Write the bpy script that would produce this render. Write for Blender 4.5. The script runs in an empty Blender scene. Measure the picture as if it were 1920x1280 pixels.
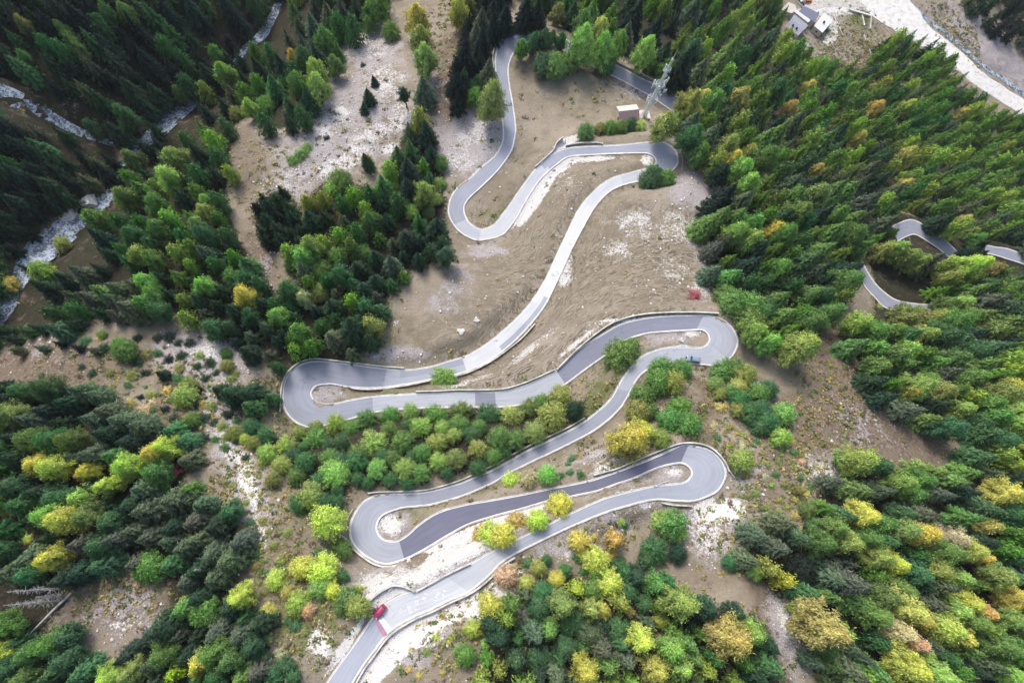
import bpy, math, random
import numpy as np
from mathutils import Matrix, Vector
rnd = random.Random(7)
rng = np.random.default_rng(11)
sc = bpy.context.scene
COL = sc.collection

# ------------------------------------------------------------------ camera
W, H, F = 1920.0, 1280.0, 1280.0          # photograph pixels and focal length in pixels
CAMZ = 420.0
w_c = np.array([100.0, 250.0, 1280.0]); w_c /= np.linalg.norm(w_c)      # world up seen by the camera
y_c = np.array([0, 1.0, 0]) - w_c[1] * w_c; y_c /= np.linalg.norm(y_c)
x_c = np.cross(y_c, w_c)
M3 = np.array([x_c, y_c, w_c])            # camera -> world
CAM = np.array([0.0, 0.0, CAMZ])
cam_d = bpy.data.cameras.new('camera'); cam = bpy.data.objects.new('camera', cam_d); COL.objects.link(cam)
cam_d.sensor_width = 36; cam_d.lens = 36 * F / W; cam_d.clip_start = 1; cam_d.clip_end = 8000
m4 = Matrix([list(M3[i]) + [CAM[i]] for i in range(3)] + [[0, 0, 0, 1]])
cam.matrix_world = m4
sc.camera = cam

# ------------------------------------------------------------------ sky, sun, exposure
SUN_EL, SUN_AZ = math.radians(50), math.atan2(0.93, -0.36)    # azimuth of the sun as a maths angle in XY
world = bpy.data.worlds.new('World'); sc.world = world; world.use_nodes = True
nt = world.node_tree; nt.nodes.clear()
sky = nt.nodes.new('ShaderNodeTexSky'); sky.sky_type = 'NISHITA'; sky.sun_disc = False
sky.sun_elevation = SUN_EL; sky.sun_rotation = math.pi / 2 - SUN_AZ; sky.air_density = 1.0; sky.dust_density = 3.5; sky.ozone_density = 1.0
bg = nt.nodes.new('ShaderNodeBackground'); bg.inputs[1].default_value = 0.15
wo = nt.nodes.new('ShaderNodeOutputWorld')
nt.links.new(sky.outputs[0], bg.inputs[0]); nt.links.new(bg.outputs[0], wo.inputs[0])
sun_d = bpy.data.lights.new('sun', 'SUN'); sun_d.energy = 1.5; sun_d.angle = math.radians(16); sun_d.color = (1.0, 0.955, 0.9)
sun = bpy.data.objects.new('sun', sun_d); COL.objects.link(sun)
sdir = Vector((math.cos(SUN_AZ) * math.cos(SUN_EL), math.sin(SUN_AZ) * math.cos(SUN_EL), math.sin(SUN_EL)))
sun.rotation_euler = sdir.to_track_quat('Z', 'Y').to_euler(); sun.location = (0, 0, 700)
sc.view_settings.view_transform = 'Standard'; sc.view_settings.look = 'None'; sc.view_settings.gamma = 1
sc.view_settings.exposure = 0.66

# ------------------------------------------------------------------ helpers: projection
def rays(px, py):
    px = np.asarray(px, float); py = np.asarray(py, float)
    c = np.stack([(px - W / 2) / F, (H / 2 - py) / F, -np.ones_like(px)], -1)
    return c @ M3.T                        # world direction with camera depth 1
def project(P):
    d = (np.asarray(P, float) - CAM) @ M3  # world -> camera
    return W / 2 + F * d[..., 0] / -d[..., 2], H / 2 - F * d[..., 1] / -d[..., 2], -d[..., 2]
def at_z(px, py, z):
    r = rays(px, py); t = (z - CAMZ) / r[..., 2]
    return CAM + r * t[..., None]

def vnoise(x, y, s, seed):                 # smooth value noise, numpy
    r = np.random.default_rng(seed).random((256, 256))
    x = x / s + 1000; y = y / s + 1000
    xi = np.floor(x).astype(int); yi = np.floor(y).astype(int); fx = x - xi; fy = y - yi
    fx = fx * fx * (3 - 2 * fx); fy = fy * fy * (3 - 2 * fy)
    a = r[xi % 256, yi % 256]; b = r[(xi + 1) % 256, yi % 256]; c = r[xi % 256, (yi + 1) % 256]; d = r[(xi + 1) % 256, (yi + 1) % 256]
    return (a * (1 - fx) + b * fx) * (1 - fy) + (c * (1 - fx) + d * fx) * fy - 0.5
def fbm(x, y, s, seed, o=4):
    t = 0; a = 1
    for i in range(o):
        t = t + a * vnoise(x, y, s, seed + i); s /= 2.1; a *= 0.5
    return t
def catmull(pts, n):                       # smooth resampling of an (m,k) polyline
    pts = np.asarray(pts, float); P = np.vstack([2 * pts[0] - pts[1], pts, 2 * pts[-1] - pts[-2]])
    out = []
    for i in range(len(pts) - 1):
        p0, p1, p2, p3 = P[i:i + 4]
        for t in np.arange(n) / n:
            out.append(.5 * (2 * p1 + (p2 - p0) * t + (2 * p0 - 5 * p1 + 4 * p2 - p3) * t * t + (3 * p1 - p0 - 3 * p2 + p3) * t ** 3))
    out.append(pts[-1]); return np.array(out)
def seg_dist(X, Y, poly):                  # distance and side to a polyline
    best = np.full(X.shape, 1e9); side = np.zeros(X.shape)
    for (ax, ay), (bx, by) in zip(poly[:-1], poly[1:]):
        dx, dy = bx - ax, by - ay; L = dx * dx + dy * dy + 1e-9
        t = np.clip(((X - ax) * dx + (Y - ay) * dy) / L, 0, 1)
        d = np.hypot(X - ax - t * dx, Y - ay - t * dy); m = d < best
        best = np.where(m, d, best); side = np.where(m, dx * (Y - ay) - dy * (X - ax), side)
    return best, side
def in_poly(X, Y, poly):
    X = np.asarray(X); inside = np.zeros(X.shape, bool); n = len(poly)
    for i in range(n):
        x1, y1 = poly[i]; x2, y2 = poly[(i + 1) % n]
        if y1 == y2: continue
        c = ((y1 > Y) != (y2 > Y)) & (X < (x2 - x1) * (Y - y1) / (y2 - y1) + x1); inside ^= c
    return inside

# ------------------------------------------------------------------ roads: pairs of edge points as seen
ROAD1 = [(600,1300,650,1300),(612,1280,661,1280),(640,1240,680,1249),(667,1203,700,1222),(699,1157,720,1195),(722,1130,742,1175),(755,1112,775,1156),(777,1107,808,1142),(800,1099,842,1125),(830,1082,873,1112),
(856,1068,897,1095),(880,1057,916,1079),(913,1038,937,1057),(940,1025,962,1040),(980,1005,1001,1020),(1022,986,1042,1000),(1047,973,1066,989),(1080,957,1096,976),(1130,935,1142,958),(1160,926,1170,950),(1197,917,1203,941),
(1228,910,1233,936),(1262,907,1265,938),(1278,905,1297,939),(1288,901,1322,932),(1295,893,1347,918),(1297,886,1361,890),(1295,879,1353,863),(1289,873,1332,844),(1282,869,1305,836),(1270,868,1280,834),(1245,873,1236,853),(1220,882,1210,864),(1187,897,1178,876),(1153,908,1145,888),(1120,920,1112,899),
(1092,926,1085,905),(1063,932,1055,911),(1030,938,1020,918),(980,953,972,928),(930,966,922,937),(880,982,870,946),(840,1003,822,960),(807,1023,787,982),(782,1037,767,1000),(758,1048,748,1012),(723,1057,733,1014),(690,1045,720,1011),(663,1020,710,1002),(656,995,706,988),(661,970,711,972),(680,941,723,962),(707,928,742,955),(740,925,757,951),(773,924,780,949),(807,920,811,945),(857,907,865,930),(890,894,902,915),(920,882,931,901),
(938,873,948,890),(988,845,998,865),(1022,829,1032,849),(1063,809,1073,829),(1097,789,1110,809),(1122,769,1138,789),(1140,753,1160,768),(1151,738,1174,748),(1158,725,1183,731),(1170,705,1193,713),(1188,682,1206,698),(1208,665,1224,687),(1242,653,1247,680),(1275,650,1277,680),(1308,652,1315,683),(1322,648,1345,684),(1328,642,1370,670),(1330,635,1383,645),(1327,626,1378,622),(1320,620,1362,604),(1312,618,1333,592),(1290,619,1295,591),(1242,622,1238,593),(1208,626,1196,599),(1170,639,1160,609),(1142,661,1127,628),
(1102,689,1083,656),(1060,720,1043,694),(1027,740,1012,709),(1003,752,982,722),(963,761,957,729),(930,763,928,734),(880,763,880,734),(817,764,817,736),(750,767,750,739),(700,773,698,743),(650,787,655,750),(608,797,628,756),(573,799,610,757),(545,783,594,753),(531,757,585,743),(531,725,584,734),(543,698,590,725),(567,682,600,721),(590,677,612,720),(617,678,626,720),(667,684,660,726),(717,690,708,727),(758,693,757,721),(783,691,787,716),(812,686,817,709),
(840,677,848,704),(873,667,882,693),(907,648,919,675),(940,622,957,646),(973,592,990,613),(998,562,1020,575),(1017,533,1040,536),(1030,508,1052,511),(1045,475,1067,477),(1058,447,1081,449),(1078,405,1101,412),(1095,378,1114,390),(1125,348,1137,364),(1150,333,1158,351),(1183,323,1187,342),(1208,317,1225,336),(1223,312,1252,326),(1230,304,1271,306),(1227,295,1266,282),(1218,289,1247,268),(1205,287,1222,266),(1158,288,1160,272),(1117,290,1115,274),(1067,294,1062,278),(1042,310,1030,293),(1017,332,1003,318),(1000,354,985,341),(983,382,966,368),(972,402,950,391),(958,423,935,411),(942,440,924,422),(917,448,912,428),(893,450,900,429),(870,440,886,422),(853,425,877,413),(842,405,871,400),(841,385,871,385),(847,367,880,371),(858,352,894,358),(883,332,910,343),(903,313,930,323),(925,295,946,303),(937,278,959,282),(943,260,965,260),
(943,238,967,238),(939,195,962,197),(934,160,956,163),(929,130,953,132),(929,105,957,112),(935,84,965,96),(950,67,975,87),(972,56,988,79),(993,53,1002,77),(1020,57,1020,79),(1050,68,1042,87),(1070,78,1060,97),(1105,97,1098,117),(1145,117,1140,138),(1177,133,1170,153),(1202,147,1193,166),(1227,158,1216,178),(1263,177,1248,200),(1278,188,1264,210)]
ROAD2 = [(1765,572,1763,587),(1750,571,1748,586),(1717,569,1710,584),(1680,562,1663,578),(1655,545,1640,557),(1638,527,1622,537),(1623,503,1608,510),(1616,488,1598,492)]
ROAD4 = [(1683,452,1672,424),(1703,442,1703,412),(1717,440,1722,416),(1742,454,1745,431),(1767,472,1771,449),(1795,496,1801,477),(1815,510,1822,492)]
ROAD3 = [(1846,474,1848,459),(1865,478,1866,463),(1885,484,1888,466),(1919,495,1921,477),(1990,520,1995,503)]
GRADE = 0.088
def solve_road(pairs, v0, grade, n=5, maxv=None):
    P = catmull(pairs, n); v = np.full(len(P), v0)
    for it in range(30):
        L = at_z(P[:, 0], P[:, 1], CAMZ - v); R = at_z(P[:, 2], P[:, 3], CAMZ - v)
        C = (L + R) / 2; d = np.hypot(*np.diff(C[:, :2], axis=0).T); s = np.concatenate([[0], np.cumsum(d)])
        v = .5 * v + .5 * (v0 + grade * s)
    L = at_z(P[:, 0], P[:, 1], CAMZ - v); R = at_z(P[:, 2], P[:, 3], CAMZ - v)
    return dict(P=P, L=L, R=R, C=(L + R) / 2, hw=np.hypot(*(L - R)[:, :2].T) / 2, s=s, v=v)
road1 = solve_road(ROAD1, 166, GRADE)
road2 = solve_road(ROAD2, 268, 0.07)
road3 = solve_road(ROAD3, 296, 0.05)
road4 = solve_road(ROAD4, 284, 0.05)
ROADS = [road1, road2, road3, road4]

# ------------------------------------------------------------------ ground height
STREAM1 = [(575,-60),(520,10),(490,60),(455,100),(400,160),(320,215),(290,255),(215,335),(190,385),(130,420),(70,480),(20,560),(-40,620),(-150,700)]
STREAM2 = [(-160,120),(-30,165),(60,190),(140,245),(225,272),(290,262)]
RIVER = [(1560,-90),(1640,-20),(1720,40),(1800,100),(1880,170),(1960,250),(2080,360)]
Cs = np.concatenate([r['C'][::2] for r in ROADS])
A = np.c_[Cs[:, 0], Cs[:, 1], np.ones(len(Cs))]
m1 = np.concatenate([r['C'][::2] for r in ROADS[:1]]); A1 = np.c_[m1[:, 0], m1[:, 1], np.ones(len(m1))]
gx, gy, g0 = np.linalg.lstsq(A1, CAMZ - m1[:, 2], rcond=None)[0]
gx = 0.0; g0 = float(np.mean((CAMZ - m1[:, 2]) - gy * m1[:, 1]))
def softplus(t, k): return k * np.log1p(np.exp(np.clip(t / k, -40, 40)))
def plane_v(x, y):
    v = g0 + gy * y
    v = v + 0.50 * softplus(0.8 * x + 0.6 * y - 165, 14)
    fl = 366 + 0.0 * x
    return fl - softplus(fl - v, 10)
def px_to_xy(pl, vadd=0.0):
    pl = np.array(pl, float); v = np.full(len(pl), 240.0)
    for i in range(40):
        P = at_z(pl[:, 0], pl[:, 1], CAMZ - v); v = .6 * v + .4 * (np.clip(plane_v(P[:, 0], P[:, 1]), 120, 380) + vadd)
    return P[:, :2]
s1 = px_to_xy(STREAM1, 26); s2 = px_to_xy(STREAM2, 20); rv = px_to_xy(RIVER)
s1 = np.vstack([s1, s1[-1] + (s1[-1] - s1[-2]) * 2]); 
def ground_v(x, y):
    v = plane_v(x, y)
    d1, side = seg_dist(x, y, s1); d2, _ = seg_dist(x, y, s2)
    v = v + 27 * np.exp(-(d1 / 34.0) ** 2) + 5 * np.exp(-(d1 / 9.0) ** 2)
    left = np.where(side < 0, 1.0, 0.0)
    rise = 0.62 * softplus(d1 - 16, 6)
    rise = np.minimum(rise, 90 + 0 * x) * (1 - 0.75 * np.exp(-(d2 / 18.0) ** 2))
    v = v - left * rise
    v = v + 6 * np.exp(-(d2 / 8.0) ** 2)
    dr, sr = seg_dist(x, y, rv)
    v = v - 0.45 * softplus(dr * (sr > 0) - 75, 10) * (sr > 0)
    return v
NXY = 1.25
def axis(a, b):
    core = np.arange(a, b, NXY); ext = []; st = NXY; p = b
    while p < b + 900: st *= 1.18; p += st; ext.append(p)
    e2 = []; st = NXY; p = a
    while p > a - 900: st *= 1.18; p -= st; e2.append(p)
    return np.array(e2[::-1] + list(core) + ext), len(e2), len(core)
gxs, cx0, ncx = axis(-330.0, 430.0); gys, cy0, ncy = axis(-150.0, 400.0)
GX, GY = np.meshgrid(gxs, gys, indexing='ij')
# road height residual spread softly over the ground between the road legs
cxs = np.arange(-400, 520, 7.0); cys = np.arange(-220, 500, 7.0); CX, CY = np.meshgrid(cxs, cys, indexing='ij')
smp = np.concatenate([r['C'][::3] for r in ROADS]); res = (CAMZ - smp[:, 2]) - ground_v(smp[:, 0], smp[:, 1])
num = np.zeros(CX.shape); den = np.zeros(CX.shape); dmin = np.full(CX.shape, 1e9)
for (sx, sy, _), rr in zip(smp, res):
    d2 = (CX - sx) ** 2 + (CY - sy) ** 2; wgt = 1 / (d2 + 16) ** 1.6; num += wgt * rr; den += wgt; dmin = np.minimum(dmin, d2)
RES = num / den / (1 + (np.sqrt(dmin) / 75) ** 3)
def bil(G, x, y, x0, y0, st):
    fx = np.clip((x - x0) / st, 0, G.shape[0] - 1.001); fy = np.clip((y - y0) / st, 0, G.shape[1] - 1.001)
    i = fx.astype(int); j = fy.astype(int); fx = fx - i; fy = fy - j
    return (G[i, j] * (1 - fx) + G[i + 1, j] * fx) * (1 - fy) + (G[i, j + 1] * (1 - fx) + G[i + 1, j + 1] * fx) * fy
HG = CAMZ - (ground_v(GX, GY) + bil(RES, GX, GY, cxs[0], cys[0], 7.0))
HG += fbm(GX, GY, 46, 3) * 5.0 + fbm(GX, GY, 9, 30, 3) * 0.9
# shelf for each road
dedge = np.full(GX.shape, 1e9); zr = np.zeros(GX.shape)
def stamp(x, y, z, hw, R=11.0):
    i0 = np.searchsorted(gxs, x - R); i1 = np.searchsorted(gxs, x + R); j0 = np.searchsorted(gys, y - R); j1 = np.searchsorted(gys, y + R)
    sub = np.hypot(GX[i0:i1, j0:j1] - x, GY[i0:i1, j0:j1] - y) - hw
    m = sub < dedge[i0:i1, j0:j1]
    dedge[i0:i1, j0:j1][m] = sub[m]; zr[i0:i1, j0:j1][m] = z
for r in ROADS:
    c = r['C']
    for k in range(len(c) - 1):
        n = max(1, int(np.hypot(*(c[k + 1] - c[k])[:2]) / 0.8))
        for t in range(n):
            q = c[k] + (c[k + 1] - c[k]) * t / n; stamp(q[0], q[1], q[2], r['hw'][k])
DROAD = dedge.copy(); ZROAD = zr.copy()
wg = np.clip(1 - (dedge - 1.6) / 5.0, 0, 1); wg = wg * wg * (3 - 2 * wg)
HG = HG * (1 - wg) + (zr - 0.14) * wg
def hz(x, y):                              # ground height anywhere in the core
    x = np.asarray(x, float); y = np.asarray(y, float)
    return bil(HG[cx0:cx0 + ncx, cy0:cy0 + ncy], x, y, gxs[cx0], gys[cy0], NXY)
def hit(px, py, up=0.0):                   # first point of the view ray that lies `up` above the ground
    r = rays(px, py); ts = np.arange(90, 900, 2.0); P = CAM + r[None] * ts[:, None]
    below = P[:, 2] < hz(P[:, 0], P[:, 1]) + up
    k = int(np.argmax(below)) if below.any() else len(ts) - 1
    a, b = ts[max(k - 1, 0)], ts[k]
    for _ in range(12):
        m = (a + b) / 2; p = CAM + r * m
        if p[2] < float(hz(p[0], p[1])) + up: b = m
        else: a = m
    return CAM + r * b, b                  # point, camera depth

def strip(centre, widths_px, lower):       # water strips: centre pixels with pixel widths, laid on the ground
    C = catmull([list(c) + [w] for c, w in zip(centre, widths_px)], 4); pts = []
    for px, py, w in C:
        P, Z = hit(px, py); pts.append([P[0], P[1], P[2], w * Z / F / 2])
    pts = np.array(pts); k = np.ones(7) / 7
    pts[:, 2] = np.convolve(np.r_[[pts[0, 2]] * 3, pts[:, 2], [pts[-1, 2]] * 3], k, 'valid') - lower
    return pts
WATER = [('stream', strip([(545,-50),(520,8),(492,60),(462,92),(410,150),(335,208),(300,240),(240,292),(215,335),(203,366),(140,412),(95,450),(62,482),(30,530),(2,572),(-40,620),(-120,690)],
                         [14,14,20,14,10,30,34,12,17,24,46,58,56,30,48,50,50], .5)),
         ('stream', strip([(-120,125),(-40,158),(40,190),(90,215),(140,243),(190,262),(225,273),(262,280)], [44,44,34,20,17,13,8,6], .3)),
         ('river', strip([(1560,-110),(1620,-40),(1668,6),(1706,42),(1752,78),(1812,124),(1872,170),(1940,226),(2010,284),(2110,370)], [92,92,84,62,40,34,32,32,34,40], .2)),
         ('stream', strip([(1660,-60),(1690,-14),(1727,24),(1772,62),(1830,108),(1893,158),(1962,214),(2040,280)], [9,9,9,9,9,9,10,12], .3))]
dedge[:] = 1e9
for nm, p in WATER:
    for a, b in zip(p[:-1], p[1:]):
        n = max(1, int(np.hypot(*(b - a)[:2]) / 1.0))
        for t in range(n):
            q = a + (b - a) * t / n; stamp(q[0], q[1], q[2], q[3], 9 + q[3] * 1.2)
wg = np.clip(1 - (dedge - .3) / 4.0, 0, 1); HG = HG * (1 - wg) + (zr - 0.25) * wg
# the gravelled lay-by, the shoulder and the track to the hut are level with the road
dedge[:] = 1e9
def near_z(px, py):
    cp = (road1['P'][:, :2] + road1['P'][:, 2:]) / 2; return float(road1['C'][int(np.argmin(np.hypot(cp[:, 0] - px, cp[:, 1] - py))), 2])
for px, py, hw in [(705,1122,1.8),(718,1114,2.2),(735,1108,2.0),(752,1112,1.8),(770,1112,1.2),(695,1142,1.8),(668,1175,2.3),(650,1200,1.9),(632,1235,1.2)]:
    z = near_z(px, py); q = at_z(px, py, z); stamp(q[0], q[1], z, hw, 6)
z3 = near_z(1030, 305)
for k, (px, py) in enumerate([(1036,292),(1043,283),(1050,275),(1058,268),(1068,262),(1080,257)]):
    q = at_z(px, py, z3 - k * .25); stamp(q[0], q[1], z3 - k * .25, 1.6)
wg = np.clip(1 - (dedge - .5) / 2.5, 0, 1); HG = HG * (1 - wg) + (zr - 0.13) * wg
HG = np.where(DROAD < .9, np.minimum(HG, ZROAD - .13), HG)

# ------------------------------------------------------------------ materials
MATS = {}
def mat(name, rough=.85):
    m = bpy.data.materials.new(name); m.use_nodes = True; MATS[name] = m
    n = m.node_tree.nodes; b = n['Principled BSDF']; b.inputs['Roughness'].default_value = rough
    b.inputs['Specular IOR Level'].default_value = .25
    return m, n, m.node_tree.links, b
def nz(n, l, vec, scale, detail=4, rough=.55, typ='ShaderNodeTexNoise'):
    t = n.new(typ); t.inputs['Scale'].default_value = scale
    if 'Detail' in t.inputs: t.inputs['Detail'].default_value = detail; t.inputs['Roughness'].default_value = rough
    if vec is not None: l.new(vec, t.inputs['Vector'])
    return t.outputs[0]
def mth(n, l, op, a, b=None, c=None, clamp=False):
    t = n.new('ShaderNodeMath'); t.operation = op; t.use_clamp = clamp
    for i, v in enumerate([a, b, c]):
        if v is None: continue
        if isinstance(v, (int, float)): t.inputs[i].default_value = v
        else: l.new(v, t.inputs[i])
    return t.outputs[0]
def mix(n, l, f, a, b, typ='MIX'):
    t = n.new('ShaderNodeMix'); t.data_type = 'RGBA'; t.blend_type = typ
    for s, v in ((t.inputs[0], f), (t.inputs[6], a), (t.inputs[7], b)):
        if isinstance(v, (int, float)): s.default_value = v
        elif isinstance(v, tuple): s.default_value = (*v, 1)
        else: l.new(v, s)
    return t.outputs[2]
def ramp(n, l, f, stops):
    t = n.new('ShaderNodeValToRGB'); l.new(f, t.inputs[0]); e = t.color_ramp.elements
    while len(e) < len(stops): e.new(.5)
    for el, (p, c) in zip(e, stops): el.position = p; el.color = (*c, 1) if isinstance(c, tuple) else (c, c, c, 1)
    return t.outputs[0]
def ss(n, l, v, a, b):
    t = n.new('ShaderNodeMapRange'); t.interpolation_type = 'SMOOTHSTEP'; l.new(v, t.inputs[0])
    t.inputs[1].default_value = a; t.inputs[2].default_value = b; return t.outputs[0]
def pos(n, l, sc_=(1, 1, 1)):
    g = n.new('ShaderNodeNewGeometry'); mp = n.new('ShaderNodeMapping'); mp.inputs['Scale'].default_value = sc_
    l.new(g.outputs['Position'], mp.inputs[0]); return mp.outputs[0]
def objc(n, l, sc_=(1, 1, 1)):
    g = n.new('ShaderNodeTexCoord'); mp = n.new('ShaderNodeMapping'); mp.inputs['Scale'].default_value = sc_
    l.new(g.outputs['Object'], mp.inputs[0]); return mp.outputs[0]
def bump(n, l, b, h, strength, dist):
    t = n.new('ShaderNodeBump'); t.inputs['Strength'].default_value = strength; t.inputs['Distance'].default_value = dist
    l.new(h, t.inputs['Height']); l.new(t.outputs[0], b.inputs['Normal'])
def simple(name, col, rough=.8, var=.25, scale=2.0, metal=0):
    m, n, l, b = mat(name, rough); b.inputs['Metallic'].default_value = metal
    f = nz(n, l, objc(n, l), scale, 5)
    c = mix(n, l, ss(n, l, f, .3, .7), tuple(x * (1 - var) for x in col), tuple(min(1, x * (1 + var)) for x in col))
    l.new(c, b.inputs['Base Color']); return m

def ground_material():
    m, n, l, b = mat('hillside', .95); p = pos(n, l)
    a1 = n.new('ShaderNodeAttribute'); a1.attribute_name = 'cover_a'; a2 = n.new('ShaderNodeAttribute'); a2.attribute_name = 'cover_b'
    s1_ = n.new('ShaderNodeSeparateColor'); l.new(a1.outputs['Color'], s1_.inputs[0]); s2_ = n.new('ShaderNodeSeparateColor'); l.new(a2.outputs['Color'], s2_.inputs[0])
    rock, scree, green = s1_.outputs; floor_shade, brown, furrow = s2_.outputs
    big = nz(n, l, p, .035, 5, .6); mid = nz(n, l, p, .22, 6, .62); fine = nz(n, l, p, 1.3, 6, .7); vf = nz(n, l, p, 4.5, 3, .7)
    # dry meadow
    c = mix(n, l, ss(n, l, mid, .3, .7), (.2, .17, .122), (.31, .27, .205))
    c = mix(n, l, ss(n, l, big, .45, .68), c, (.33, .285, .23))
    c = mix(n, l, mth(n, l, 'MULTIPLY', ss(n, l, fine, .52, .72), .55), c, (.13, .105, .06))
    c = mix(n, l, mth(n, l, 'MULTIPLY', ss(n, l, vf, .62, .75), .6), c, (.45, .4, .32))
    # cattle paths that follow the slope's contour lines
    pc = pos(n, l, (.045, .045, .9)); con = nz(n, l, pc, 3.8, 4, .6)
    line = mth(n, l, 'MULTIPLY', ss(n, l, mth(n, l, 'ABSOLUTE', mth(n, l, 'SUBTRACT', con, .5)), .05, .0), furrow)
    line = mth(n, l, 'MULTIPLY', line, ss(n, l, mid, .34, .52))
    c = mix(n, l, mth(n, l, "MULTIPLY", line, .95), c, (.08, .062, .04))
    line2 = mth(n, l, 'MULTIPLY', ss(n, l, mth(n, l, 'ABSOLUTE', mth(n, l, 'SUBTRACT', con, .57)), .035, .0), furrow)
    c = mix(n, l, mth(n, l, 'MULTIPLY', line2, .4), c, (.45, .4, .32))
    def cover(c, wt, col, noise, lo, soft=.12):
        f = mth(n, l, 'ADD', wt, mth(n, l, 'MULTIPLY', mth(n, l, 'SUBTRACT', noise, .5), 3.4))
        return mix(n, l, ss(n, l, f, lo - soft, lo + soft), c, col)
    mixn = mth(n, l, 'ADD', mth(n, l, 'MULTIPLY', mid, .5), mth(n, l, 'MULTIPLY', fine, .5))
    mixv = mth(n, l, 'ADD', mth(n, l, 'ADD', mth(n, l, 'MULTIPLY', vf, .3), mth(n, l, 'MULTIPLY', fine, .4)), mth(n, l, 'MULTIPLY', mid, .3))
    bc = mix(n, l, ss(n, l, fine, .35, .65), (.11, .085, .062), (.24, .19, .145))
    c = cover(c, brown, bc, mixn, .55, .25)
    gc = mix(n, l, ss(n, l, fine, .35, .65), (.07, .1, .035), (.2, .2, .085))
    c = cover(c, green, gc, mixn, .55, .25)
    scc = mix(n, l, ss(n, l, vf, .35, .65), (.24, .21, .215), (.5, .47, .47))
    scc = mix(n, l, ss(n, l, fine, .55, .7), scc, (.2, .16, .13))
    c = cover(c, scree, scc, mixn, .55, .2)
    rc = mix(n, l, ss(n, l, vf, .3, .6), (.46, .43, .4), (.72, .71, .69))
    c = cover(c, rock, rc, mixv, .64, .09)
    fc = mix(n, l, ss(n, l, fine, .4, .65), (.018, .017, .012), (.06, .05, .028))  # needle litter, darkened further to carry the shade between the trees
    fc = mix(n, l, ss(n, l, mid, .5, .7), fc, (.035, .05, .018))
    c = cover(c, floor_shade, fc, mixn, .5, .22)
    l.new(c, b.inputs['Base Color'])
    hgt = mth(n, l, 'ADD', mth(n, l, 'MULTIPLY', fine, .8), mth(n, l, 'MULTIPLY', vf, .3))
    hgt = mth(n, l, 'SUBTRACT', hgt, mth(n, l, 'MULTIPLY', line, .12))
    bump(n, l, b, hgt, .75, .8); return m
def road_material():
    m, n, l, b = mat('asphalt', .8); a = n.new('ShaderNodeAttribute'); a.attribute_name = 'tone'
    p = pos(n, l); uv = n.new('ShaderNodeUVMap'); mp = n.new('ShaderNodeMapping'); mp.inputs['Scale'].default_value = (1.1, .05, 1); l.new(uv.outputs[0], mp.inputs[0])
    track = nz(n, l, mp.outputs[0], 2.0, 4, .6); blot = nz(n, l, p, .12, 4, .6); fine = nz(n, l, p, 3.0, 4, .7)
    f = mth(n, l, 'ADD', .6, mth(n, l, 'MULTIPLY', track, .5)); f = mth(n, l, 'ADD', f, mth(n, l, 'MULTIPLY', blot, .25)); f = mth(n, l, 'ADD', f, mth(n, l, 'MULTIPLY', fine, .1))
    cc = n.new('ShaderNodeCombineColor'); v = mth(n, l, 'MULTIPLY', a.outputs['Fac'], f)
    cr = ramp(n, l, v, [(0.0, (.0, .0, .0)), (.2, (.15, .155, .215)), (.42, (.36, .385, .44)), (.7, (.70, .70, .68)), (1, (.8, .8, .78))])
    vor = n.new('ShaderNodeTexVoronoi'); vor.feature = 'DISTANCE_TO_EDGE'; vor.inputs['Scale'].default_value = .16
    wv = n.new('ShaderNodeVectorMath'); wv.operation = 'MULTIPLY_ADD'; nn = n.new('ShaderNodeTexNoise'); nn.inputs['Scale'].default_value = .5; l.new(p, nn.inputs[0])
    l.new(nn.outputs[1], wv.inputs[0]); wv.inputs[1].default_value = (5, 5, 0); l.new(p, wv.inputs[2]); l.new(wv.outputs[0], vor.inputs['Vector'])
    crack = mth(n, l, 'MULTIPLY', ss(n, l, vor.outputs[0], .012, .0), ss(n, l, blot, .55, .65))
    cr = mix(n, l, mth(n, l, 'MULTIPLY', crack, .7), cr, (.06, .06, .065))
    l.new(cr, b.inputs['Base Color']); bump(n, l, b, fine, .15, .03); return m
def water_material(name, deep, foam, thr):
    m, n, l, b = mat(name, .25); p = pos(n, l); mid = nz(n, l, p, .35, 6, .7); fine = nz(n, l, p, 1.6, 5, .75)
    s = mth(n, l, 'ADD', mth(n, l, 'MULTIPLY', mid, .5), mth(n, l, 'MULTIPLY', fine, .5))
    c = mix(n, l, ss(n, l, s, thr - .05, thr + .06), deep, foam); l.new(c, b.inputs['Base Color']); l.new(ss(n, l, s, thr - .1, thr + .15), b.inputs['Roughness'])
    bump(n, l, b, fine, .6, .4); return m
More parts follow.
